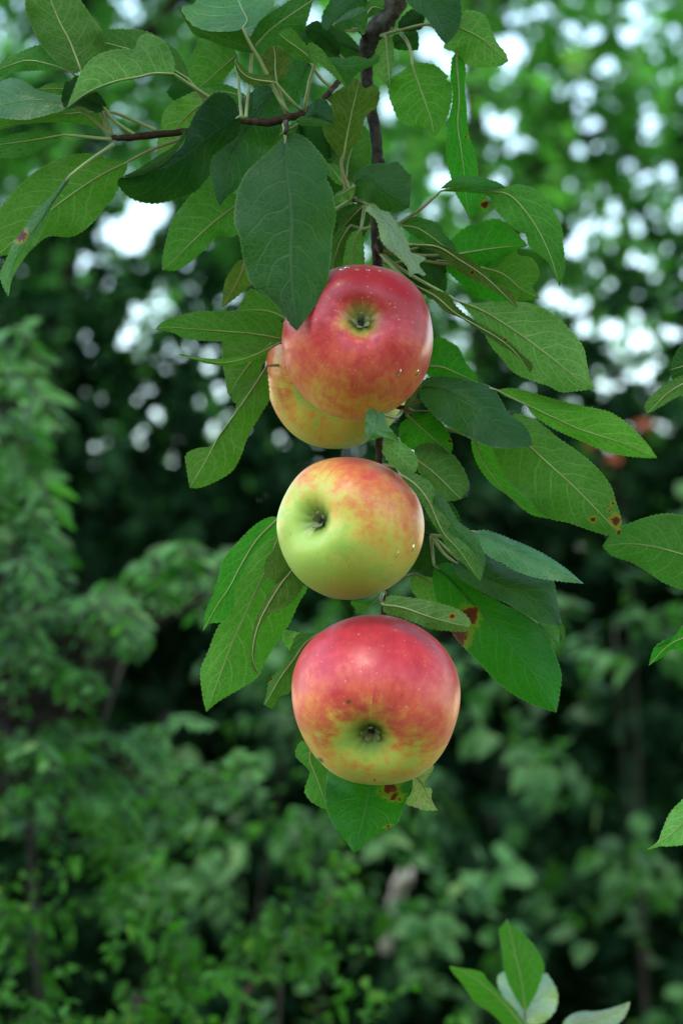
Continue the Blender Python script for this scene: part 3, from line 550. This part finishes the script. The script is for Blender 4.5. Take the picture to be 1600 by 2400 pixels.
leaf('c','d',(-28,-30,-30),"1000,1640 1120,1680 1230,1770 1345,1828","1060,1590 1180,1535 1220,1570 1290,1580 1336,1650 1332,1710 1300,1762","1050,1720 1150,1790 1200,1832 1270,1836",'b')
leaf('e','d',(-34,-36,-36),"320,140 450,220 600,290 705,335","420,120 540,170 620,240","335,190 420,272 475,320 560,347 640,352",'s')
leaf('c','d',(-16,-12,-8),"570,1497 720,1512 850,1590 960,1660 1060,1740 1208,1890","650,1490 740,1500 860,1560 960,1620 1050,1720 1130,1760 1185,1810","700,1540 800,1622 900,1692 1000,1745 1100,1805 1170,1862",'o',e=(4,-4),pet="500,1500 400,1520",rots=[(930,1670,16)])
leaf('c','d',(-26,-24,-22),"490,1380 600,1400 720,1480 832,1562","560,1330 650,1345 740,1380 755,1430 820,1500","540,1420 640,1482 720,1522 780,1602",'d')
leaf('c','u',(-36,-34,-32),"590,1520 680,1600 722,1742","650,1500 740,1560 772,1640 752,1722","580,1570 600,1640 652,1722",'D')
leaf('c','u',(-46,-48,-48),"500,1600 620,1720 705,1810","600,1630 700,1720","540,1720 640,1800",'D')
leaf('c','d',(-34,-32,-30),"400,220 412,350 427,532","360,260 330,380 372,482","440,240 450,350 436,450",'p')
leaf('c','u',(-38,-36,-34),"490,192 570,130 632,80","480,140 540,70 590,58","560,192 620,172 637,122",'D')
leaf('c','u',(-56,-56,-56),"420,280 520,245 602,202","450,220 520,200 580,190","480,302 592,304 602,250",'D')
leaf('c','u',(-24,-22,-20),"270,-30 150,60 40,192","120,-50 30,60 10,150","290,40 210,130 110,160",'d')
leaf('c','u',(-16,-14,-12),"78,152 170,112 290,60","120,110 200,60 260,45","140,187 220,165 262,215 285,150",'p')
leaf('c','d',(-20,-20,-20),"270,110 320,45 392,55","285,30 330,-25 385,5","300,105 355,75",'b')
# --- left of the upper apples
leaf('d','d',(-20,-14,-8),"712,552 560,522 400,508 230,495 100,485 28,497","705,470 600,420 500,400 400,403 260,405 150,430 80,455","695,572 600,561 480,561 330,557 200,546 120,512",'b',e=(-4,3))
leaf('d','d',(-18,-10,-4),"700,560 600,612 500,652 380,672 250,652 148,632","640,572 560,620 450,645 340,652 240,642 180,628","650,592 560,652 470,682 380,687 280,670 200,641",'B')
leaf('d','d',(-40,-42,-42),"740,450 620,400 465,395","690,370 600,320 535,286 490,340","690,450 600,430 520,405",'b')
leaf('d','d',(-44,-44,-44),"650,560 560,640 480,740 413,847","560,540 450,550 388,563 384,650 400,760","640,620 595,680 572,740 500,770 450,832",'b')
leaf('d','d',(-26,-20,-12),"618,688 540,810 470,910 420,980 360,1065 300,1180 212,1330","570,740 500,770 450,800 437,872 458,893 425,968 368,1060 320,1110 250,1123 193,1158 200,1240","622,750 627,860 590,932 520,1052 470,1182 420,1252 330,1302 260,1328",'b',e=(-3,-5))
leaf('d','d',(-34,-34,-32),"505,130 470,230 384,382","470,140 410,220 389,310","522,190 527,260 470,315",'o')
# --- right of the apples
leaf('d','u',(16,24,22),"1200,935 1185,975 1175,1020 1140,1088","1165,915 1145,925 1136,960 1134,1040","1225,930 1250,1000 1310,1080 1250,1068 1200,1068",'P',e=(-4,-4),pet="1290,960 1330,920",more=[("d",(16,16,14),"1225,1085 1300,1150 1400,1245","1260,1072 1315,1087 1390,1150 1407,1200","1225,1110 1240,1170 1290,1225 1350,1257")])
leaf('e','d',(-26,-24,-20),"215,690 300,695 400,735 492,777","270,543 350,568 392,600 432,680 480,732","240,745 350,752 440,772",'s')
leaf('e','d',(-14,-14,-14),"382,346 500,392 620,462 750,552 870,642 1000,747 1106,808","450,360 580,354 700,354 800,374 900,430 982,510 1042,590 1062,680 1082,762","430,392 500,472 560,582 620,652 680,722 780,767 860,792 930,824 1030,817",'p',e=(-5,-3),pet="300,300 180,235 60,160 -20,90")
leaf('e','d',(-12,-4,2),"165,268 270,325 370,410 480,475 600,545 690,622 767,732","220,285 330,310 372,370 440,430 560,500 650,560 722,630 776,682","250,332 320,402 400,437 500,502 600,572 680,624 742,694",'o',e=(3,-3),pet="90,210 0,120 -30,90",rots=[(635,550,14)])
leaf('e','u',(-20,-6,2),"178,800 300,812 420,872 550,962 660,1052 772,1107","230,753 350,748 450,768 560,800 612,870 652,940 722,990 762,1050","195,862 240,922 300,982 400,1042 500,1092 600,1118 700,1118",'n',e=(-14,4))
leaf('e','d',(-20,-20,-16),"588,815 700,872 850,942 1000,1012 1150,1062 1300,1112 1432,1174","680,808 800,838 920,873 1050,903 1180,933 1282,1000 1372,1092","640,852 730,882 790,952 900,1022 1020,1077 1180,1142 1300,1164",'B',e=(-6,-2),pet="480,800 300,830 110,905")
leaf('e','d',(-18,-10,-6),"640,990 760,1110 870,1210 980,1310 1090,1420 1237,1573","690,943 800,980 900,1060 1000,1130 1100,1210 1180,1310 1212,1400 1241,1500","570,1090 600,1202 660,1302 750,1392 856,1484 970,1512 1088,1554 1180,1578",'n',e=(-4,-4),pet="500,960 300,935 110,932",rots=[(1093,1493,22),(1215,1500,38),(1200,1410,14),(1180,1450,12),(1235,1565,24)])
leaf('e','d',(-26,-22,-20),"468,1063 520,1190 600,1310 700,1400 862,1492","560,1100 610,1220 690,1320 770,1400","457,1090 488,1202 560,1302 650,1372 760,1462",'B',e=(3,-5))
leaf('e','d',(-24,-20,-18),"130,955 200,1020 352,1152","200,930 280,957 332,1040 357,1100","80,1010 98,1102 160,1132 260,1145",'s',rots=[(345,1085,15)])
leaf('e','d',(-18,-12,-8),"168,1180 260,1250 402,1388","160,1130 220,1090 300,1110 382,1180 432,1270 438,1330","180,1242 240,1312 290,1382 350,1397",'n',e=(-4,-3))
leaf('g','d',(16,20,18,16),"225,290 320,352 400,452 440,542 500,662 600,772 716,947","300,283 392,330 437,400 430,480 500,550 532,600 522,650 600,702 680,782 727,882","240,312 320,402 370,482 420,572 470,652 530,752 620,842 692,922",'p',e=(-2,-5),pet="200,220 120,150",
     more=[("u",(10,12,12,12),"440,415 500,500 550,600 620,670 700,760 718,945","470,408 520,470 582,580 650,632 702,690 742,790 738,872","440,480 500,552 532,612 527,652 612,712 692,802 727,882")])
leaf('g','u',(-10,-6,0),"672,640 800,692 950,772 1100,852 1352,962","750,636 850,668 960,713 1060,758 1150,808 1250,878","700,702 760,782 850,832 940,882 1060,922 1200,944",'P',e=(-20,8))
leaf('g','u',(-22,-14,-8),"560,830 700,892 850,962 980,1012 1100,1112 1216,1217","740,768 850,848 980,898 1150,930 1182,1040 1202,1140","590,922 700,992 800,1042 900,1092 1000,1152 1100,1202",'n',e=(-14,3),more=[("d",(-8,-8,-8),"1200,1200 1225,1250 1232,1310","1195,1230 1215,1280","1225,1215 1237,1260")])
leaf('g','u',(-30,-28,-26),"1060,1200 1140,1270 1197,1332","1130,1188 1192,1220 1202,1280","1090,1252 1130,1312",'p')
leaf('g','u',(-32,-22,-14),"435,850 540,932 640,1042 740,1142 860,1282 960,1402 1060,1532 1182,1752","560,848 700,1000 800,1060 900,1110 1000,1150 1100,1250 1152,1340 1182,1420 1212,1520 1202,1640","428,950 450,1052 510,1172 560,1282 640,1372 730,1462 800,1542 900,1622 1000,1682 1100,1722",'s',e=(-5,-5),rots=[(640,1170,85),(590,1290,80),(680,1130,35),(560,1260,60)])
leaf('g','u',(-40,-38,-36),"340,600 420,750 440,922","420,610 500,720 522,860","320,700 308,860 380,912",'D')
leaf('g','d',(22,26,24),"125,1090 250,1110 400,1162 540,1202 657,1227","160,1038 280,1048 400,1068 520,1098 610,1138 655,1190","130,1132 220,1162 330,1202 420,1237 560,1252 640,1252",'p',e=(-3,-6),pet="110,1060 125,1010",rots=[(545,1165,26)])
leaf('g','d',(-46,-46,-46),"320,900 420,962 502,1072","350,868 460,910 502,1000","290,950 330,1042 430,1082",'p')
leaf('f','d',(-38,-38,-38),"1180,1010 1100,1090 1010,1130","1100,1060 975,1068","1080,1110 1040,1140 990,1132",'b')
# --- left of the lower apples
leaf('f','d',(-24,-20,-14),"540,550 400,690 300,850 230,982 150,1102 68,1250","460,562 380,610 290,700 190,820 163,930 130,1040 88,1130","510,640 390,752 310,902 260,1012 247,1122 190,1192 110,1205",'s',e=(-5,3))
leaf('f','d',(-34,-30,-24),"540,650 450,882 400,992 340,1122 260,1292 180,1502 88,1748","510,590 400,720 330,850 270,990 250,1130 160,1230 100,1380 58,1480 57,1570 73,1682","570,800 610,950 702,982 650,1082 590,1212 500,1352 440,1452 400,1532 280,1612 160,1684",'B',e=(-4,-4))
leaf('f','d',(-16,-12,-6,-4),"612,880 540,972 460,1102 400,1232 370,1402 412,1522","570,890 500,980 440,1080 388,1200 360,1360 368,1470","662,930 667,1002 590,1092 470,1152 410,1242 385,1372 387,1462",'o',e=(-2,-2),more=[("d",(-14,-14,-14),"545,733 520,840 512,962","490,770 448,830 448,910 490,932","592,862 582,902 550,932")])
leaf('f','d',(-22,-20,-16),"770,1270 690,1330 620,1430 540,1540 445,1705","700,1265 640,1280 600,1372 550,1472 478,1552 458,1642 438,1700","770,1300 700,1400 622,1512 600,1622 530,1652 492,1722",'n',e=(-3,-5),rots=[(480,1545,18)])
leaf('f','d',(-34,-32,-30),"680,1290 600,1290 556,1248","660,1268 600,1250","640,1340 608,1372 558,1310",'P')
# --- under the lowest apple
leaf('h','d',(-34,-32,-30),"470,890 462,1002 500,1102 572,1302","400,890 374,970 440,1042 460,1082 430,1182 460,1242 520,1282","500,950 565,1062 575,1152 566,1232",'b')
leaf('h','u',(-24,-14,-8),"840,1060 815,1202 790,1342 760,1452 731,1566","600,1050 560,1130 553,1230 578,1340 640,1442 690,1502 715,1547","1000,1060 1104,1095 1062,1202 1032,1292 1000,1372 960,1407 850,1472 780,1532",'s',e=(-5,-5),rots=[(950,1170,62),(985,1225,40),(940,1410,24)])
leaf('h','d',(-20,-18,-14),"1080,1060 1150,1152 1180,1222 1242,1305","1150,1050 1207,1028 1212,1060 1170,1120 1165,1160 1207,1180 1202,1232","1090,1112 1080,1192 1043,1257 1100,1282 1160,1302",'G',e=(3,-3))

# --- leaves behind the fruit, most with shade painted into their tint
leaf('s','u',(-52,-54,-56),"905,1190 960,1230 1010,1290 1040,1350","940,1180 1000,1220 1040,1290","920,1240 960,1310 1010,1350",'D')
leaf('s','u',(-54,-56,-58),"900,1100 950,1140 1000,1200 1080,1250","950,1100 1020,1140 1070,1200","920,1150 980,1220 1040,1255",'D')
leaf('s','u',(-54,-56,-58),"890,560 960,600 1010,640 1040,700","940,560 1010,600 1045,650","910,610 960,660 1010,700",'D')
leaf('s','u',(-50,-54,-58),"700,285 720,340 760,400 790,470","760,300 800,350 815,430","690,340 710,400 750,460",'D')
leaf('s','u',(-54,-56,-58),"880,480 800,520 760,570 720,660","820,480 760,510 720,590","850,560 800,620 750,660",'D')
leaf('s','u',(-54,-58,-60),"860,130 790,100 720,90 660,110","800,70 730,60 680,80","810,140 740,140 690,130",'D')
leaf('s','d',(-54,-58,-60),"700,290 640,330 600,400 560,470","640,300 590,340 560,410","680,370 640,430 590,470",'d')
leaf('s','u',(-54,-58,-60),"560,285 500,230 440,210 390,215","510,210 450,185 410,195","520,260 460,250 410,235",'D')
# --- shoots that reach in from outside the frame
shoot = empty('apple_shoot', W(1760, 1150, -30), 'leafy apple shoot reaching in at the right edge', 'branch')
woody('stem', [(1800, 2300, -30), (1745, 1900, -30), (1730, 1600, -30), (1725, 1300, -30), (1720, 1000, -30), (1740, 700, -30)], [9, 9, 8, 7, 6, 5], M_TWIG, shoot, .1, 10, 60, join=False)
leaf('j','d',(-30,-28,-26),"960,230 850,290 742,325","900,140 820,165 770,240","940,330 830,372 765,390",'D',parent=shoot,pet="1060,240 1170,300")
leaf('j','d',(-26,-22,-20),"970,355 830,412 720,482 640,562 590,610","900,338 820,363 700,428 620,498 582,550","960,402 830,477 760,512 680,562 630,592",'n',parent=shoot,pet="1080,380 1170,480",e=(-5,4))
leaf('j','d',(-30,-34,-36),"1100,1602 1000,1572 830,1522 690,1482 560,1457 430,1452 303,1466","1080,1450 980,1320 830,1270 700,1258 570,1288 440,1338 360,1400","1050,1762 900,1764 800,1738 690,1694 590,1624 480,1564 380,1532 330,1492",'n',parent=shoot,pet="1180,1640")
leaf('j','d',(-30,-30,-28),"960,2040 830,2062 720,2122 604,2244","900,1920 830,1978 770,2048 650,2118","900,2152 830,2152 760,2132 680,2192",'s',parent=shoot,pet="1180,2060",more=[("u",(-27,-27,-27),"650,2120 700,2098 770,2050","690,2095 730,2065","690,2112 740,2090")])
leaf('i','d',(-28,-26,-24),"1750,-100 1600,42 1480,152 1343,240","1650,-130 1500,0 1440,120 1410,190","1750,60 1600,192 1480,217 1430,217",'P',parent=shoot,pet="1900,-60 1960,0")
low = empty('apple_shoot', W(1225, 2560, -230), 'young shoot with upright leaves at the bottom edge, right of the dark gap', 'branch')
woody('stem', [(1225, 2900, -230), (1228, 2600, -230), (1230, 2480, -230), (1228, 2410, -230)], [8, 7, 6, 4], M_TWIG, low, .1, 8, 30, join=False)
LZ = -230
leaf('i','d',(LZ,LZ+8,LZ+4),"600,1232 580,1050 540,880 488,663","530,1120 480,1000 460,860 443,730 468,700","650,1150 702,1020 713,940 670,850 600,770 510,690",'B',parent=low,pet="600,1290 597,1400",e=(-5,-5))
leaf('i','d',(LZ+4,LZ+8,LZ+10),"592,1330 480,1192 340,1062 230,992 133,950","590,1290 450,1130 370,1040 330,990 200,963","500,1332 400,1242 300,1172 220,1062 160,992",'B',parent=low,pet="598,1380 597,1420",e=(-2,-6))
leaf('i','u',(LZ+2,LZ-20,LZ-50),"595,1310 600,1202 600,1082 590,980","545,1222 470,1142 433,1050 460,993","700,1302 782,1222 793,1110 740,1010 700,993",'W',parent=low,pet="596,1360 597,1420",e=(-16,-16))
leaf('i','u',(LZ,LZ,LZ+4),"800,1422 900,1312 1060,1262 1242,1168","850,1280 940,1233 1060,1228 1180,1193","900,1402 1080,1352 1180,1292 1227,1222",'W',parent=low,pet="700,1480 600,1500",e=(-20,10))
# ------------------------------------------------------------------ apples
PROFILE = [(0, -.60), (.05, -.607), (.10, -.638), (.15, -.68), (.22, -.738), (.31, -.785), (.42, -.803), (.55, -.775), (.70, -.685), (.84, -.52), (.94, -.28), (.99, -.02), (1.0, .16), (.97, .38), (.88, .60), (.74, .76), (.58, .85), (.42, .87), (.28, .82), (.17, .70), (.09, .55), (.03, .46), (0, .44)]
def apple_material(name, bdir, bias, gain, streak, basin, deep):
    N = NT(name); ax = N.attr('axis', 'Vector'); pc = N.attr('skin', 'Vector'); th = N.attr('theta')
    dt = N.n('ShaderNodeVectorMath', operation='DOT_PRODUCT'); N.put(dt.inputs[0], pc); dt.inputs[1].default_value = bdir
    # streaks run from the calyx to the stalk
    sx = N.n('ShaderNodeSeparateXYZ'); N.put(sx.inputs[0], ax)
    rr = N.math('SQRT', N.math('ADD', N.math('ADD', N.math('MULTIPLY', sx.outputs[0], sx.outputs[0]), N.math('MULTIPLY', sx.outputs[1], sx.outputs[1])), .003))
    cv = N.n('ShaderNodeCombineXYZ'); N.put(cv.inputs[0], N.math('DIVIDE', sx.outputs[0], rr)); N.put(cv.inputs[1], N.math('DIVIDE', sx.outputs[1], rr)); N.put(cv.inputs[2], N.math('MULTIPLY', th, .35))
    fade = N.smooth(th, .05, .30); st = N.math('MULTIPLY', fade, N.math('SUBTRACT', N.noise(cv.outputs[0], 7.0, 4, .65), .5)); st2 = N.math('MULTIPLY', fade, N.math('SUBTRACT', N.noise(cv.outputs[0], 22.0, 3, .6), .5))
    st3 = N.math('SUBTRACT', N.noise(cv.outputs[0], 55.0, 3, .6), .5); cl = N.math('SUBTRACT', N.noise(ax, 2.2, 4, .6), .5); fine = N.math('SUBTRACT', N.noise(ax, 9, 4, .65), .5)
    b = N.math('ADD', N.math('MULTIPLY', dt.outputs['Value'], gain), bias)
    b = N.math('ADD', b, N.math('ADD', N.math('MULTIPLY', st, streak), N.math('ADD', N.math('MULTIPLY', st2, streak*.7), N.math('MULTIPLY', st3, streak*.5))))
    b = N.math('ADD', b, N.math('ADD', N.math('MULTIPLY', cl, .55), N.math('MULTIPLY', fine, .34)))
    ring = N.smooth(N.math('ADD', th, N.math('MULTIPLY', N.math('ADD', st, cl), .35)), basin[0], basin[1], basin[2], 0.0)
    b = N.math('SUBTRACT', b, ring)
    cr = N.n('ShaderNodeValToRGB'); N.put(cr.inputs[0], b); e = cr.color_ramp.elements
    stops = [(0.0, (.33, .45, .080)), (.17, (.48, .46, .085)), (.33, (.58, .34, .060)), (.47, (.60, .18, .050)), (.62, (.56, .085, .050)), (.80, (.47, .030, .038)), (1.0, deep)]
    e[0].position, e[0].color = stops[0][0], (*stops[0][1], 1); e[1].position, e[1].color = stops[-1][0], (*stops[-1][1], 1)
    for p_, c_ in stops[1:-1]: k = e.new(p_); k.color = (*c_, 1)
    col = cr.outputs[0]
    inner = N.smooth(th, .035, .12, 1.0, 0.0); col = N.mix(N.math('MULTIPLY', inner, .85), col, (.13, .19, .03))
    vo = N.n('ShaderNodeTexVoronoi'); N.put(vo.inputs['Vector'], ax); vo.inputs['Scale'].default_value = 17; vo.inputs['Randomness'].default_value = 1
    sel = N.n('ShaderNodeSeparateColor'); N.put(sel.inputs[0], vo.outputs['Color'])
    dots = N.math('MULTIPLY', N.smooth(N.math('DIVIDE', vo.outputs['Distance'], N.math('ADD', .35, sel.outputs[2])), .08, .24, 1.0, 0.0), N.smooth(sel.outputs[0], .0, .9))
    dots = N.math('MULTIPLY', dots, N.smooth(b, .2, .6, .12, .42)); col = N.mix(dots, col, (.66, .42, .22))
    spk = N.smooth(N.math('MULTIPLY', N.noise(ax, 34, 2), N.smooth(sel.outputs[1], .6, .9)), .60, .68); col = N.mix(N.math('MULTIPLY', spk, .5), col, (.16, .07, .03))
    # bruise marks
    rot = N.attr('rot'); col = N.mix(N.smooth(rot, .2, .9), col, (.10, .055, .015))
    bp = N.n('ShaderNodeBump'); bp.inputs['Strength'].default_value = .12; bp.inputs['Distance'].default_value = .001
    N.put(bp.inputs['Height'], N.math('ADD', N.noise(ax, 16, 4), N.math('MULTIPLY', dots, .3)))
    p = N.n('ShaderNodeBsdfPrincipled'); N.put(p.inputs['Base Color'], col); N.put(p.inputs['Roughness'], N.mixf(N.noise(ax, 5, 3), .30, .46)); p.inputs['Specular IOR Level'].default_value = .34
    p.inputs['Subsurface Weight'].default_value = .08; p.inputs['Subsurface Radius'].default_value = (.006, .003, .001); p.inputs['Subsurface Scale'].default_value = 1.0
    p.inputs['Coat Weight'].default_value = .05; p.inputs['Coat Roughness'].default_value = .22
    p.inputs['Sheen Weight'].default_value = .05; p.inputs['Sheen Roughness'].default_value = .4
    N.put(p.inputs['Normal'], bp.outputs[0]); N.surf(p.outputs[0]); return N.m
def simple(name, col, rough=.6, **kw):
    N = NT(name); pos = N.n('ShaderNodeTexCoord').outputs['Object']
    p = N.n('ShaderNodeBsdfPrincipled'); N.put(p.inputs['Base Color'], N.mix(N.noise(pos, 400, 3), tuple(c*.6 for c in col), tuple(min(1, c*1.4) for c in col))); p.inputs['Roughness'].default_value = rough
    for k, v in kw.items(): p.inputs[k.replace('_', ' ')].default_value = v
    N.surf(p.outputs[0]); return N.m
M_SEPAL = simple('dry_sepal', (.15, .155, .075), .8); M_SEPDK = simple('calyx_pit', (.02, .016, .01), .9)
def water():
    N = NT('water_drop'); g = N.n('ShaderNodeBsdfPrincipled'); g.inputs['Base Color'].default_value = (1, 1, 1, 1); g.inputs['Roughness'].default_value = .03; g.inputs['IOR'].default_value = 1.33; g.inputs['Transmission Weight'].default_value = 1; N.surf(g.outputs[0]); return N.m
M_WATER = water()
CAMB = np.column_stack([np.array(RIGHT), np.array(UP), -np.array(FWD)])        # columns: right, up, towards the viewer
def apple(label, cx, cy, z, rx, ry, calyx, mat, spin=0.0, seed=0, stalk_to=None, drops=(), marks=()):
    """calyx: where the eye of the fruit sits, as an offset in photo pixels from the centre"""
    rs = np.random.default_rng(seed); ctr = np.array(W(cx, cy, z)); R = (rx+ry)/2*PXM*(FOCUS-z*.001)/FOCUS
    a = np.array([calyx[0]/(.72*rx), -calyx[1]/(.72*ry), 0]); a[2] = math.sqrt(max(.05, 1-a[0]**2-a[1]**2))      # direction of the eye, in right/up/towards
    zc = -a/np.linalg.norm(a); xc = np.cross([0, 1, 0.2], zc); xc /= np.linalg.norm(xc); yc = np.cross(zc, xc)
    A = np.column_stack([xc, yc, zc])
    pr = resample(PROFILE, 84); n = 128; t = np.linspace(0, 1, 84); V = []; TH = []
    ph = rs.uniform(0, 6.28, 4)
    for i, (r, h) in enumerate(pr):
        for k in range(n):
            f = 2*math.pi*k/n
            lob = 1+.006*math.cos(5*f+ph[0])*math.exp(-((t[i]-.16)/.16)**2)+.008*math.cos(5*f+ph[0])*(1-t[i])+.018*math.cos(2*f+ph[1])*math.sin(math.pi*t[i])+.012*math.cos(3*f+ph[2])
            hh = h+.004*math.cos(11*f+ph[1])*math.exp(-((t[i]-.06)/.04)**2)+.012*math.cos(5*f+ph[0])*math.exp(-((t[i]-.2)/.1)**2)*-1+.03*r*math.cos(f+ph[3])
            V.append((r*lob*math.cos(f), r*lob*math.sin(f), hh)); TH.append(t[i])
    V = np.array(V); kk = [rs.normal(size=3)*2.0 for _ in range(4)]; pk = rs.uniform(0, 6.28, 4); V = V*(1+sum(.008*np.sin(V@kk[q]+pk[q]) for q in range(4))*np.sin(math.pi*np.array(TH))**.7)[:, None]; F = [(i*n+k, i*n+(k+1) % n, (i+1)*n+(k+1) % n, (i+1)*n+k) for i in range(83) for k in range(n)]
    S = V@A.T; S = S-np.array([0, 0, 0]); lo, hi = S[:, :2].min(0), S[:, :2].max(0)
    S[:, :2] = (S[:, :2]-(lo+hi)/2)/((hi-lo)/2)*np.array([rx, ry])/((rx+ry)/2)      # width and height as measured
    axis_pt = lambda v: ((np.asarray(v)@A.T)[..., :2]-(lo+hi)/2)/((hi-lo)/2)*np.array([rx, ry])/((rx+ry)/2)
    def place(v):
        v = np.atleast_2d(np.asarray(v, float)); s = v@A.T; s[:, :2] = (s[:, :2]-(lo+hi)/2)/((hi-lo)/2)*np.array([rx, ry])/((rx+ry)/2); return ctr+(s*R)@CAMB.T
    root = empty('apple', ctr, label, 'apple', 'apples on the branch')
    X = ctr+(S*R)@CAMB.T
    rot = np.zeros(len(S))
    for (mx, my, mr) in marks:
        d = np.hypot(S[:, 0]*R/PXM-(mx-cx), -S[:, 1]*R/PXM-(my-cy))/mr; rot = np.maximum(rot, np.where(S[:, 2] > 0, np.clip(1.2-d, 0, 1), 0))
    mesh_obj('skin', X, F, mat, root, origin=ctr, attrs={'axis': ('FLOAT_VECTOR', V), 'skin': ('FLOAT_VECTOR', S), 'theta': ('FLOAT', TH), 'rot': ('FLOAT', rot)})
    # the dried flower at the eye: a dark pit and five curled sepals
    v, f = tube([(0, 0, -.56), (0, 0, -.604), (0, 0, -.610)], [.11, .10, .05], 14, .5); mesh_obj('calyx_pit', place(v), f, M_SEPDK, root, origin=ctr)
    for k in range(5):
        f0 = 2*math.pi*(k+rs.uniform(-.2, .2))/5; L = rs.uniform(.17, .25); VV = []; FF = []
        for i in range(7):
            s = i/6; r = .035+(.10+.3*(L-.2))*s-.05*max(0, s-.6); hgt = -.606-.115*s-.045*math.sin(3.1*s)*(L/.2)+.05*max(0, s-.7); wd = .036*(1-s)**.8*(1+.5*math.sin(3*s))+.003
            for q in (-1, 0, 1):
                a_ = f0+.35*s*rs.uniform(.6, 1.2); VV.append((r*math.cos(a_)-q*wd*math.sin(a_), r*math.sin(a_)+q*wd*math.cos(a_), hgt+.012*abs(q)))
            for q in (0, 1):
                if i: o_ = (i-1)*3+q; FF.append((o_, o_+1, o_+4, o_+3))
        sp_ = mesh_obj('sepal', place(VV), FF, M_SEPAL, root, origin=ctr)
    end = W(*stalk_to); p0 = place([(0, 0, .46)])[0]; p1 = place([(0.02, 0, .95)])[0]
    v, f = tube(resample([p0, p1, (p1+np.array(end))/2+np.array([0, 0, .004]), np.array(end)], 14), np.linspace(.0012, .0016, 14), 8); mesh_obj('stalk', v, f, M_TWIG, root, origin=ctr)
    for (dx, dy, rr, asp) in drops:
        # drop sits on the skin: find the nearest visible point of the skin
        sx_, sy_ = (dx-cx)*PXM/R, -(dy-cy)*PXM/R; d = np.where(S[:, 2] > 0, (S[:, 0]-sx_)**2+(S[:, 1]-sy_)**2, 9); i = int(np.argmin(d))
        c = X[i]; nrm = S[i]/np.linalg.norm(S[i]); nw = nrm@CAMB.T; tt = np.array(UP)-nw*np.dot(np.array(UP), nw); tt /= np.linalg.norm(tt); bb = np.cross(nw, tt); VV = []; FF = []; q = rr*PXM
        for ii in range(9):
            for k in range(14):
                fi = math.pi*ii/8; f0 = 2*math.pi*k/14; pinch = 1-.35*max(0, math.sin(fi)*math.cos(f0))
                VV.append(c+nw*math.cos(fi)*q*.45+tt*math.sin(fi)*math.cos(f0)*q*asp+bb*math.sin(fi)*math.sin(f0)*q*pinch)
        FF = [(ii*14+k, ii*14+(k+1) % 14, (ii+1)*14+(k+1) % 14, (ii+1)*14+k) for ii in range(8) for k in range(14)]
        mesh_obj('water_drop', VV, FF, M_WATER, root, origin=ctr)
    return root
MA1 = apple_material('apple_skin_deep_red', (.16, 1.0, .12), .76, .42, .30, (.03, .15, .40), (.31, .006, .012))
MA2 = apple_material('apple_skin_gold', (-.75, .5, .1), .28, .26, .40, (.1, .2, .3), (.42, .04, .05))
MA3 = apple_material('apple_skin_green_blush', (.45, .9, .05), .24, .40, .16, (.08, .26, .22), (.42, .04, .05))
MA4 = apple_material('apple_skin_pink_red', (.05, .97, .0), .62, .44, .20, (.05, .20, .36), (.36, .016, .028))
apple('red apple with a yellow base, uppermost on the branch, half under a big leaf', 838, 802, 0, 178, 182, (6, -34), MA1, seed=3, stalk_to=(905, 900, -46),
      drops=[(800, 640, 5, 1.3), (838, 640, 4, 1), (862, 640, 5, 1), (930, 880, 6, 1.7), (976, 876, 5, 1.6), (815, 632, 6, 1), (890, 643, 4, 1)])
apple('golden yellow apple mostly hidden behind the uppermost red apple', 793, 878, -50, 172, 174, (-20, 30), MA2, seed=5, stalk_to=(900, 930, -46))
apple('yellow-green apple with an orange blush, third down, between two redder apples', 821, 1239, 0, 173, 168, (-71, -17), MA3, seed=11, stalk_to=(890, 1100, -42),
      drops=[(960, 1150, 5, 2.2), (928, 1297, 5, 2), (963, 1281, 5, 2), (917, 1320, 3, 1.5)])
apple('large pink-red apple with yellow base, lowest on the branch', 881, 1640, 6, 198, 199, (-13, 66), MA4, seed=21, stalk_to=(890, 1520, -48), marks=[(817, 1629, 9), (752, 1775, 11), (877, 1819, 5)])
